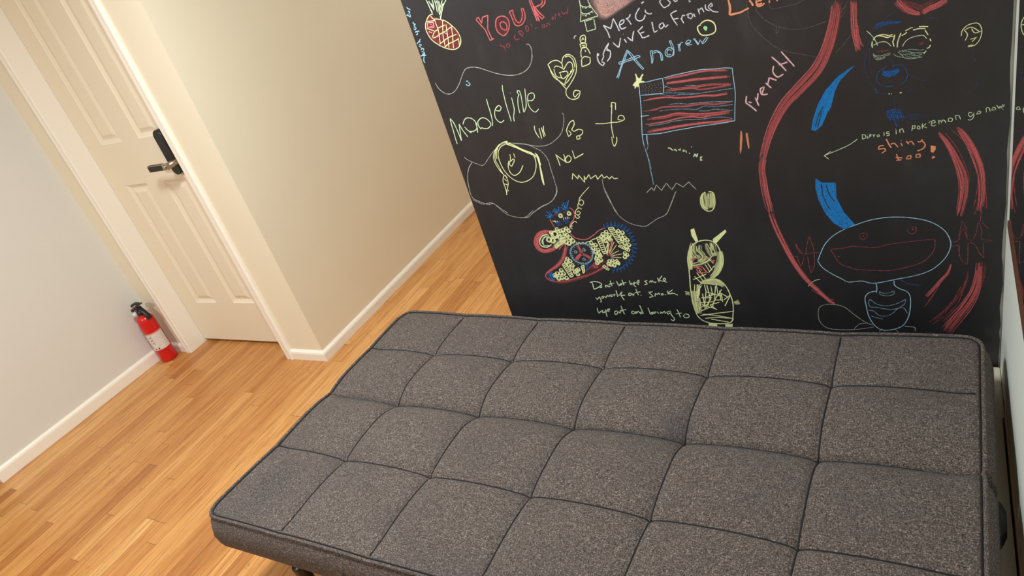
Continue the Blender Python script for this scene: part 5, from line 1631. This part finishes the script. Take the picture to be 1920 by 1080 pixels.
  ['s','y',4.1,0,[-622,361,-579,344]],
  ['s','y',4.0,0,[-562,378,-560,412]],
  ['s','y',4.0,0,[-592,377,-595,433]],
  ['s','y',4.1,0,[-596,360,-567,370]],
  ['s','y',4.1,0,[-625,391,-621,434]],
  ['s','y',4.1,0,[-611,349,-593,381]],
  ['s','y',4.0,0,[-600,407,-556,392]],
  ['s','y',4.1,0,[-627,354,-624,385]],
  ['s','y',4.0,0,[-567,392,-567,433]],
  ['s','y',4.1,0,[-619,386,-586,386]],
  ['s','y',4.0,0,[-583,396,-584,428]],
  ['s','y',4.1,0,[-633,376,-624,434]],
  ['s','y',4.1,0,[-597,360,-579,342]],
  ['s','y',4.1,0,[-636,409,-631,434]],
  ['s','y',4.0,0,[-569,391,-554,416]],
  ['s','y',4.0,0,[-559,403,-540,389]],
  ['s','y',4.0,0,[-553,356,-530,398]],
  ['s','y',4.2,0,[-633,336,-625,370]],
  ['s','y',4.1,0,[-584,378,-558,378]],
  ['s','y',4.1,0,[-632,371,-625,405]],
  ['s','y',4.1,0,[-603,358,-586,402]],
  ['s','y',4.1,0,[-603,390,-575,399]],
  ['b','y',4.7,12,[-637,417,-638,373,-636,320],[7.3,12.8,7.3]],
  ['s','y',4.4,1,[-633,320,-588,328,-533,337]],
  ['s','y',4.4,1,[-620,309,-583,314,-544,311]],
  ['s','y',4.4,1,[-625,325,-585,321,-537,311]],
  ['s','y',4.3,1,[-602,307,-550,297]],
  ['b','y',5.4,6,[-667,402,-650,402],[7.2,7.2,5.4]],
  ['b','y',5.2,6,[-526,367,-506,372],[5.2,6.9,8.7]],
  ['f','y',[-612,291,-587,288,-586,279,-614,278]],
  ['f','y',[-562,288,-538,291,-542,278,-562,275]],
  ['s','r',5.8,1,[-629,521,-613,525,-625,517]],
  ['s','r',5.7,1,[-570,514,-559,519,-564,509]],
  ['s','r',5.9,1,[-625,494,-600,496,-589,477,-611,476,-616,488]],
  ['s','r',5.9,1,[-615,492,-599,484]],
  ['s','r',5.7,1,[-580,528,-572,524]],
  ['s','K',4.1,1,[-602,547,-609,541,-602,538,-599,545]],
  ['s','K',4.0,1,[-560,551,-558,543,-556,549]],
 ]],
]

def resample(pts, step=0.004):
    out = [pts[0]]
    for a, b in zip(pts, pts[1:]):
        d = math.hypot(b[0] - a[0], b[1] - a[1])
        k = max(1, int(d / step))
        for i in range(1, k + 1): out.append((a[0] + (b[0] - a[0]) * i / k, a[1] + (b[1] - a[1]) * i / k))
    return out

def build_chalk(name, label, items):
    rnd = random.Random(name + label)
    bm = bmesh.new()
    lay = bm.verts.layers.float.new('cover')
    mats, idx = [], {}
    lift = [0.0004]
    def slot(c):
        if c not in idx: idx[c] = len(mats); mats.append(CH[c])
        return idx[c]
    def ribbon(col, w, pts, fade=0.0, base_cover=1.0):
        if len(pts) < 2: return
        lift[0] += 0.000004
        y = -lift[0]
        n = len(pts); L, R = [], []
        for i, p in enumerate(pts):
            a, b = pts[max(0, i - 1)], pts[min(n - 1, i + 1)]
            tx, tz = b[0] - a[0], b[1] - a[1]
            d = math.hypot(tx, tz) or 1e-9
            ww = w / 2 * rnd.uniform(0.78, 1.12) * (0.7 if i in (0, n - 1) else 1)
            nx, nz = -tz / d * ww, tx / d * ww
            cv = base_cover
            if fade: cv = base_cover - base_cover * fade * abs(2 * i / (n - 1) - 1) ** 3
            for lst, s in ((L, 1), (R, -1)):
                v = bm.verts.new((p[0] + nx * s - XB, y, p[1] + nz * s)); v[lay] = cv
                lst.append(v)
        m = slot(col)
        for i in range(n - 1):
            f = bm.faces.new((L[i], L[i + 1], R[i + 1], R[i])); f.material_index = m
    for it in items:
        k, col = it[0], it[1]
        if k == 'f':
            v = it[2]; pts = [(v[i] / 1000, v[i + 1] / 1000) for i in range(0, len(v), 2)]
            lift[0] += 0.000004
            m = slot(col)
            if col == 'S':
                cx = sum(p[0] for p in pts) / len(pts); cz = sum(p[1] for p in pts) / len(pts)
                pts = catmull(pts, 4, True)
                prev = None
                for sc_, cv in ((1.22, 0.0), (1.0, 0.25), (0.82, 0.7), (0.6, 0.95), (0.3, 0.85)):
                    ring = []
                    for p in pts:
                        q = bm.verts.new((cx + (p[0] - cx) * sc_ - XB, -lift[0], cz + (p[1] - cz) * sc_)); q[lay] = cv; ring.append(q)
                    if prev:
                        nn = len(ring)
                        for i in range(nn):
                            f = bm.faces.new((prev[i], prev[(i + 1) % nn], ring[(i + 1) % nn], ring[i])); f.material_index = m
                    prev = ring
                f = bm.faces.new(prev); f.material_index = m
            else:
                vs = [Vector((p[0] - XB, -lift[0], p[1])) for p in pts]
                bv = []
                for q in vs:
                    b_ = bm.verts.new(q); b_[lay] = 1.0; bv.append(b_)
                for tri in tessellate_polygon([vs]):
                    f = bm.faces.new([bv[i] for i in tri]); f.material_index = m
            continue
        w, n, v = it[2] / 1000, it[3], it[4]
        pts = [(v[i] / 1000, v[i + 1] / 1000) for i in range(0, len(v), 2)]
        if k == 's':
            if n == 1 and len(pts) > 2: pts = smooth(pts, 5)
            ribbon(col, w * 0.68, resample(pts, 0.003))
        else:
            h0, hm, h1 = [q / 1000 for q in it[5]]
            base = catmull(pts, 5)
            tot = sum(math.hypot(b_[0] - a[0], b_[1] - a[1]) for a, b_ in zip(base, base[1:]))
            base = resample(base, min(0.012, tot / 10))
            nb = len(base)
            for j in range(n):
                o0 = (j + 0.5) / n * 2 - 1
                t0 = rnd.uniform(0, 0.10); t1 = rnd.uniform(0.90, 1.0)
                ph, am = rnd.uniform(0, 6.28), rnd.uniform(0.05, 0.22)
                row = []
                for i, p in enumerate(base):
                    t = i / max(1, nb - 1)
                    if t < t0 or t > t1: continue
                    a, b_ = base[max(0, i - 1)], base[min(nb - 1, i + 1)]
                    tx, tz = b_[0] - a[0], b_[1] - a[1]; d = math.hypot(tx, tz) or 1e-9
                    h = (h0 + (hm - h0) * t * 2) if t < 0.5 else (hm + (h1 - hm) * (t * 2 - 1))
                    oo = (o0 + am * math.sin(ph + t * 5)) * h
                    row.append((p[0] - tz / d * oo, p[1] + tx / d * oo))
                ribbon(col, w * 0.55 * rnd.uniform(0.6, 1.2), row, 0.3, rnd.uniform(0.25, 0.95))
    o = new_obj(name, bm, mats, board)
    o['label'] = label
    return o
for nm, lb, its in CHALK:
    build_chalk(nm, lb, its)

# ------------------------------------------------------------------ futon
YAW = -0.028254
futon = empty('futon', (0, 0, 0), YAW)
tag(futon, 'charcoal grey tufted fabric futon folded flat in front of the chalkboard', 'futon')
UE = [-1.783, -1.502, -1.192, -0.881, -0.576, -0.270, 0.037]
VE = [0.680, 0.955, 1.210, 1.445, 1.650]
ZN = 0.343
def bmp(t): return max(0.0, 4 * t * (1 - t)) ** 0.62
def cell(E, q):
    q = max(E[0], min(E[-1], q))
    for i in range(len(E) - 1):
        if q <= E[i + 1] or i == len(E) - 2:
            t = (q - E[i]) / (E[i + 1] - E[i]); break
    return bmp(t)
def topz(u, v):
    bu, bv = cell(UE, u), cell(VE, v)
    z = ZN + 0.017 * (bu + bv) - 0.010 * bu * bv
    de = min(u - UE[0], UE[-1] - u, v - VE[0], VE[-1] - v)
    k = min(1.0, max(0.0, de / 0.075)); k = k * k * (3 - 2 * k)
    ze = 0.3575 + 0.004 * (cell(UE, u) if min(v - VE[0], VE[-1] - v) < 0.03 else cell(VE, v)) - 0.002
    z = ze + (z - ze) * k
    z -= (0.008 + 0.009 * k) * math.exp(-((v - 1.210) / 0.045) ** 2)
    for E, q in ((UE, u), (VE, v)):
        for e in E[1:-1]:
            z -= 0.0045 * k * math.exp(-((q - e) / 0.007) ** 2)
    return z
FAR = [(-1.783, 0.017), (-1.5, 0.009), (-1.19, 0.0), (-0.88, -0.004), (-0.27, -0.012), (0.037, -0.002)]
def warp(u, v):
    # the far edge of the back is not quite parallel to the fold
    if v < 0.955:
        a = max(0.0, min(1.0, (-1.45 - u) / 0.333)); b = (0.955 - v) / 0.275
        return u - 0.020 * a * b, v - 0.004 * a * b
    if v <= 1.445: return u, v
    for (a, p), (b, q) in zip(FAR, FAR[1:]):
        if u <= b or b == FAR[-1][0]:
            s = p + (q - p) * min(1, max(0, (u - a) / (b - a))); break
    return u, v + s * (v - 1.445) / 0.205
def samples(E, a, b, n):
    s = [a + (b - a) * i / n for i in range(n + 1)]
    for e in E[1:-1]:
        if a < e < b: s += [e, e - 0.006, e + 0.006, e - 0.013, e + 0.013]
    s = sorted(s); o = [s[0]]
    for q in s[1:]:
        if q - o[-1] > 0.0025: o.append(q)
    o[-1] = b
    return o
def cushion(name, v0, v1, fold_low):
    us = samples(UE, UE[0], UE[-1], 90); vs = samples(VE, v0, v1, 30)
    bm = bmesh.new()
    r_out, r_fold = 0.036, 0.004
    def corner(u, v):
        for cu, su in ((UE[0], 1), (UE[-1], -1)):
            for cv, sv, r in ((v0, 1, r_fold if fold_low else r_out), (v1, -1, r_out if fold_low else r_fold)):
                a = 1 - (u - cu) * su / r; b = 1 - (v - cv) * sv / r
                if a > 0 and b > 0:
                    k = max(a, b) / math.hypot(a, b)
                    return cu + su * r * (1 - a * k), cv + sv * r * (1 - b * k)
        return u, v
    nu, nv = len(us), len(vs)
    grid = []
    for v in vs:
        row = []
        for u in us:
            uu, vv = corner(u, v)
            row.append(bm.verts.new((*warp(uu, vv), topz(uu, vv))))
        grid.append(row)
    for j in range(nv - 1):
        for i in range(nu - 1):
            bm.faces.new((grid[j][i], grid[j][i + 1], grid[j + 1][i + 1], grid[j + 1][i]))
    loop = grid[0][:] + [grid[j][-1] for j in range(1, nv)] + grid[-1][-2::-1] + [grid[j][0] for j in range(nv - 2, 0, -1)]
    n = len(loop)
    co = [v.co.copy() for v in loop]
    nrm = []
    for i in range(n):
        t = co[(i + 1) % n] - co[i - 1]
        nrm.append(Vector((t.y, -t.x, 0)).normalized())
    zb = 0.218
    prof = [(0.008, 0.06), (0.019, 0.22), (0.027, 0.45), (0.024, 0.68), (0.008, 0.90), (-0.02, 1.0)]
    prev = loop
    for off, fr in prof:
        ring = []
        for i in range(n):
            fold = (co[i].y - v0 < 0.012) if fold_low else (v1 - co[i].y < 0.012)
            o_ = -0.012 * fr if fold else off
            p = co[i] + nrm[i] * o_
            p.z = co[i].z + (zb - co[i].z) * fr
            if fold_low: p.y = max(p.y, v0 + 0.001)
            else: p.y = min(p.y, v1 - 0.001)
            ring.append(bm.verts.new(p))
        for i in range(n):
            bm.faces.new((prev[i], prev[(i + 1) % n], ring[(i + 1) % n], ring[i]))
        prev = ring
    bm.faces.new(prev)
    c = new_obj(name, bm, M['fabric'], futon, True)
    # welt along the outer top edge, and a dark stitch line just inside it
    vf = v0 if fold_low else v1
    path = [(co[i] + nrm[i] * 0.004 + Vector((0, 0, 0.0005)), co[i] - nrm[i] * 0.0035 + Vector((0, 0, 0.0015))) for i in range(n) if abs(co[i].y - vf) > 0.0003]
    start = [k for k, (a, b) in enumerate(path) if abs(a.y - vf) < 0.03]
    k0 = 0
    for k in range(len(path)):
        if (path[k][0] - path[k - 1][0]).length > 0.5: k0 = k
    path = path[k0:] + path[:k0]
    bm = bmesh.new(); tube(bm, [a for a, b in path], 0.0045, 8)
    new_obj('piping', bm, M['fabric'], c, True)
    bm = bmesh.new(); tube(bm, [b for a, b in path], 0.0016, 6)
    # seams
    def run(pts):
        tube(bm, pts, 0.0022, 6)
    for e in UE[1:-1]:
        a = max(v0, VE[0] + 0.012); b = min(v1, VE[-1] - 0.012)
        run([(*warp(e, v), topz(e, v) + 0.001) for v in [a + (b - a) * i / 60 for i in range(61)]])
    for e in VE[1:-1]:
        if v0 + 0.02 < e < v1 - 0.02:
            a, b = UE[0] + 0.004, UE[-1] - 0.012
            run([(*warp(u, e), topz(u, e) + 0.001) for u in [a + (b - a) * i / 240 for i in range(241)]])
    if not fold_low:
        a, b = UE[0] + 0.22, UE[-1] - 0.10
        tube(bm, [(u, v1 + 0.0, topz(u, v1) + 0.0002) for u in [a + (b - a) * i / 240 for i in range(241)]], 0.0013, 6)
    tag(new_obj('seam', bm, M['thread'], c, True), 'dark stitched seam')
    return c
cushion('seat_cushion', VE[0], 1.209, False)
cushion('back_cushion', 1.211, VE[-1], True)
# steel frame and legs
bm = bmesh.new()
for v in (0.72, 1.13, 1.29, 1.57):
    box(bm, -1.70, -0.03, v - 0.015, v + 0.015, 0.192, 0.217)
for u in (-1.66, -1.1, -0.6, -0.07):
    box(bm, u - 0.012, u + 0.012, 0.715, 1.13, 0.194, 0.215)
    box(bm, u - 0.012, u + 0.012, 1.29, 1.57, 0.194, 0.215)
tag(new_obj('frame', bm, M['black_metal'], futon), 'black steel frame under the cushions')
for u, v in ((-1.545, 0.698), (-0.20, 0.698), (-1.47, 1.57), (-0.25, 1.57), (-1.47, 1.21), (-0.25, 1.21)):
    bm = bmesh.new()
    lathe(bm, [(0.012, 0.0), (0.014, 0.004), (0.021, 0.192), (0.021, 0.1955)], 20, (u, v, 0))
    tag(new_obj('leg', bm, M['black_metal'], futon, True), 'black metal leg')
for uu, sg in ((0.062, 1), (-1.806, -1)):
    bm = bmesh.new()
    prof = [(1.115, 0.25), (1.145, 0.222), (1.19, 0.222), (1.225, 0.245), (1.215, 0.272), (1.18, 0.280), (1.13, 0.272)]
    A = [bm.verts.new((uu - sg * 0.06, v, z)) for v, z in prof]; B = [bm.verts.new((uu + sg * 0.006, v, z)) for v, z in prof]
    C = [bm.verts.new((uu + sg * 0.016, 1.175 + (v - 1.175) * 0.55, 0.258 + (z - 0.258) * 0.6)) for v, z in prof]
    n = len(prof)
    for P, Q in ((A, B), (B, C)):
        for i in range(n): bm.faces.new((P[i], P[(i + 1) % n], Q[(i + 1) % n], Q[i]))
    bm.faces.new(A); bm.faces.new(C)
    tag(new_obj('hinge', bm, M['black_plastic'], futon), 'black hinge cover at the fold')

# ------------------------------------------------------------------ fire extinguisher
ext = empty('fire_extinguisher', (-3.536, 1.757, 0.0), math.radians(0))
tag(ext, 'small red fire extinguisher with a white label on the floor by the door', 'fire extinguisher')
R = 0.043
bm = bmesh.new()
prof = [(R - 0.006, 0.0), (R - 0.001, 0.004), (R, 0.010), (R, 0.245)]
for i in range(1, 9):
    a = i / 8 * math.pi / 2
    prof.append((0.017 + (R - 0.017) * math.cos(a), 0.245 + 0.038 * math.sin(a)))
prof += [(0.0165, 0.290)]
lathe(bm, prof, 48)
new_obj('cylinder', bm, M['red_paint'], ext, True)

def label_material():
    k = NT('extinguisher_label')
    c = k.coords()
    sep = k.n('ShaderNodeSeparateXYZ'); k.l(c, sep.inputs[0])
    ang = k.math('ARCTAN2', sep.outputs[1], sep.outputs[0])
    z = sep.outputs[2]
    ln = k.math('FRACT', k.math('MULTIPLY', z, 150.0))
    row = k.math('FLOOR', k.math('MULTIPLY', z, 150.0))
    cmb = k.n('ShaderNodeCombineXYZ'); k.l(k.math('MULTIPLY', ang, 26.0), cmb.inputs[0]); k.l(k.math('MULTIPLY', row, 3.7), cmb.inputs[1])
    wrd = k.noise(cmb.outputs[0], 1.0, 1.0)
    txt = k.math('MULTIPLY', k.math('GREATER_THAN', ln, 0.5), k.math('GREATER_THAN', wrd, 0.45))
    col = k.mix(k.math('MULTIPLY', txt, 0.45), srgb(232, 222, 212), srgb(120, 96, 92))
    band = k.math('GREATER_THAN', z, 0.178)
    col = k.mix(k.math('MULTIPLY', band, 0.55), col, srgb(214, 90, 80))
    k.l(col, k.b.inputs['Base Color'])
    k.b.inputs['Roughness'].default_value = 0.4
    return k.m
LM = label_material()
bm = bmesh.new()
a0, a1 = math.radians(-118), math.radians(35)
n = 30
rows = []
for zz in (0.082, 0.186):
    rows.append([bm.verts.new(((R + 0.0006) * math.cos(a0 + (a1 - a0) * i / n), (R + 0.0006) * math.sin(a0 + (a1 - a0) * i / n), zz)) for i in range(n + 1)])
for i in range(n): bm.faces.new((rows[0][i], rows[0][i + 1], rows[1][i + 1], rows[1][i]))
lab = tag(new_obj('label_sticker', bm, LM, ext, True), 'white printed label')
bm = bmesh.new()   # black pictogram and three instruction icons on the sticker
def patch(adeg, z, w, h, skew=0):
    vs = []
    for sx, sz in ((-1, -1), (1, -1), (1 - skew, 1), (-1 + skew, 1)):
        a = math.radians(adeg) + sx * w / R
        vs.append(bm.verts.new(((R + 0.001) * math.cos(a), (R + 0.001) * math.sin(a), z + sz * h)))
    bm.faces.new(vs)
patch(-52, 0.092, 0.004, 0.006, 0.5); patch(-75, 0.091, 0.003, 0.004)
tag(new_obj('pictogram', bm, M['black_plastic'], lab), 'small black pictogram')
bm = bmesh.new()
for zz in (0.162, 0.144, 0.126): patch(-68, zz, 0.007, 0.0045, 0.4)
new_obj('instruction_icon', bm, plain('icon_ink', srgb(150, 110, 106), 0.5), lab)

bm = bmesh.new(); lathe(bm, [(0.0165, 0.286), (0.019, 0.290), (0.019, 0.304), (0.013, 0.308), (0.013, 0.326)], 24)
box(bm, -0.024, 0.020, -0.012, 0.012, 0.308, 0.334, 0.004)
tag(new_obj('valve', bm, M['black_plastic'], ext, True), 'black valve head')
bm = bmesh.new()
tube(bm, [(-0.020, -0.004, 0.318), (-0.034, -0.006, 0.318), (-0.046, -0.008, 0.314)], [0.007, 0.007, 0.009], 14)
tag(new_obj('nozzle', bm, M['black_plastic'], ext, True), 'black nozzle')
bm = bmesh.new(); tube(bm, [(-0.016, -0.012, 0.300), (-0.030, -0.026, 0.296)], 0.0125, 20)
tag(new_obj('gauge', bm, M['gauge'], ext, True), 'round pale pressure gauge')
def strap(bm, path, w, t):
    path = [Vector(p) for p in catmull(path, 5)]
    rings = []
    for i, p in enumerate(path):
        tdir = (path[min(i + 1, len(path) - 1)] - path[max(i - 1, 0)]).normalized()
        nn = Vector((0, 1, 0)); s = tdir.cross(nn).normalized()
        rings.append([bm.verts.new(p + nn * w / 2 * a + s * t / 2 * b) for a, b in ((-1, -1), (1, -1), (1, 1), (-1, 1))])
    for A, B in zip(rings, rings[1:]):
        for j in range(4): bm.faces.new((A[j], A[(j + 1) % 4], B[(j + 1) % 4], B[j]))
    bm.faces.new(rings[0]); bm.faces.new(rings[-1])
bm = bmesh.new()
strap(bm, [(-0.018, 0, 0.326), (0.010, 0, 0.322), (0.030, 0, 0.306), (0.044, 0, 0.284), (0.051, 0, 0.262)], 0.024, 0.006)
tag(new_obj('carry_handle', bm, M['black_plastic'], ext, True), 'black carry handle curving down over the shoulder')
bm = bmesh.new()
strap(bm, [(-0.034, 0, 0.338), (-0.020, 0, 0.350), (0.010, 0, 0.353), (0.034, 0, 0.349), (0.046, 0, 0.352)], 0.022, 0.006)
tag(new_obj('squeeze_lever', bm, M['black_plastic'], ext, True), 'black squeeze lever')
bm = bmesh.new()
tube(bm, [(0.000 + 0.013 * math.cos(a), -0.016, 0.333 + 0.013 * math.sin(a)) for a in [2 * math.pi * i / 18 for i in range(18)]], 0.0016, 6, True)
tag(new_obj('pull_ring', bm, plain('pin_pink', srgb(150, 70, 90), 0.4), ext, True), 'dark pink pull ring')

# ------------------------------------------------------------------ mirror on the right wall
mir = empty('wall_mirror', (XR, 0.8, 0.805))
tag(mir, 'wall mirror with a brown wooden edge on the right wall beside the chalkboard', 'mirror')
bm = bmesh.new(); box(bm, -0.0245, -0.002, -0.62, 0.607, 0.006, 1.05); new_obj('glass', bm, M['mirror'], mir)
for zz in (-0.005, 1.05):
    bm = bmesh.new(); box(bm, -0.027, -0.001, -0.62, 0.609, zz, zz + 0.011)
    tag(new_obj('frame_rail', bm, M['brown_wood'], mir), 'brown wooden edge')

# ------------------------------------------------------------------ baseboard heater
heat = empty('baseboard_heater', (XR, 0.6, 0.0))
tag(heat, 'cream metal baseboard heater along the right wall behind the futon end', 'heater')
bm = bmesh.new()
prof = [(-0.058, 0.03), (-0.058, 0.150), (-0.052, 0.166), (-0.044, 0.170), (-0.007, 0.170), (-0.007, 0.160), (-0.040, 0.160), (-0.050, 0.145), (-0.050, 0.03)]
A = [bm.verts.new((x, -1.2, z)) for x, z in prof]; B = [bm.verts.new((x, 0.98, z)) for x, z in prof]
n = len(prof)
for i in range(n): bm.faces.new((A[i], A[(i + 1) % n], B[(i + 1) % n], B[i]))
bm.faces.new(A); bm.faces.new(B)
new_obj('front_cover', bm, M['heater'], heat)
bm = bmesh.new()
box(bm, -0.061, -0.001, 0.975, 1.168, 0.0, 0.1735, 0.004)
new_obj('end_cap', bm, M['heater'], heat)
bm = bmesh.new(); box(bm, -0.0025, -0.0005, -1.2, 0.974, 0.02, 0.20); new_obj('back_plate', bm, M['heater'], heat)
bm = bmesh.new(); box(bm, -0.049, -0.003, -1.19, 0.97, 0.035, 0.135)  # solid block for the fins, painted near black as shade in the slot
tag(new_obj('fins_slot_shade', bm, M['slot_shade'], heat), 'heating fins block painted dark as the slot shade')
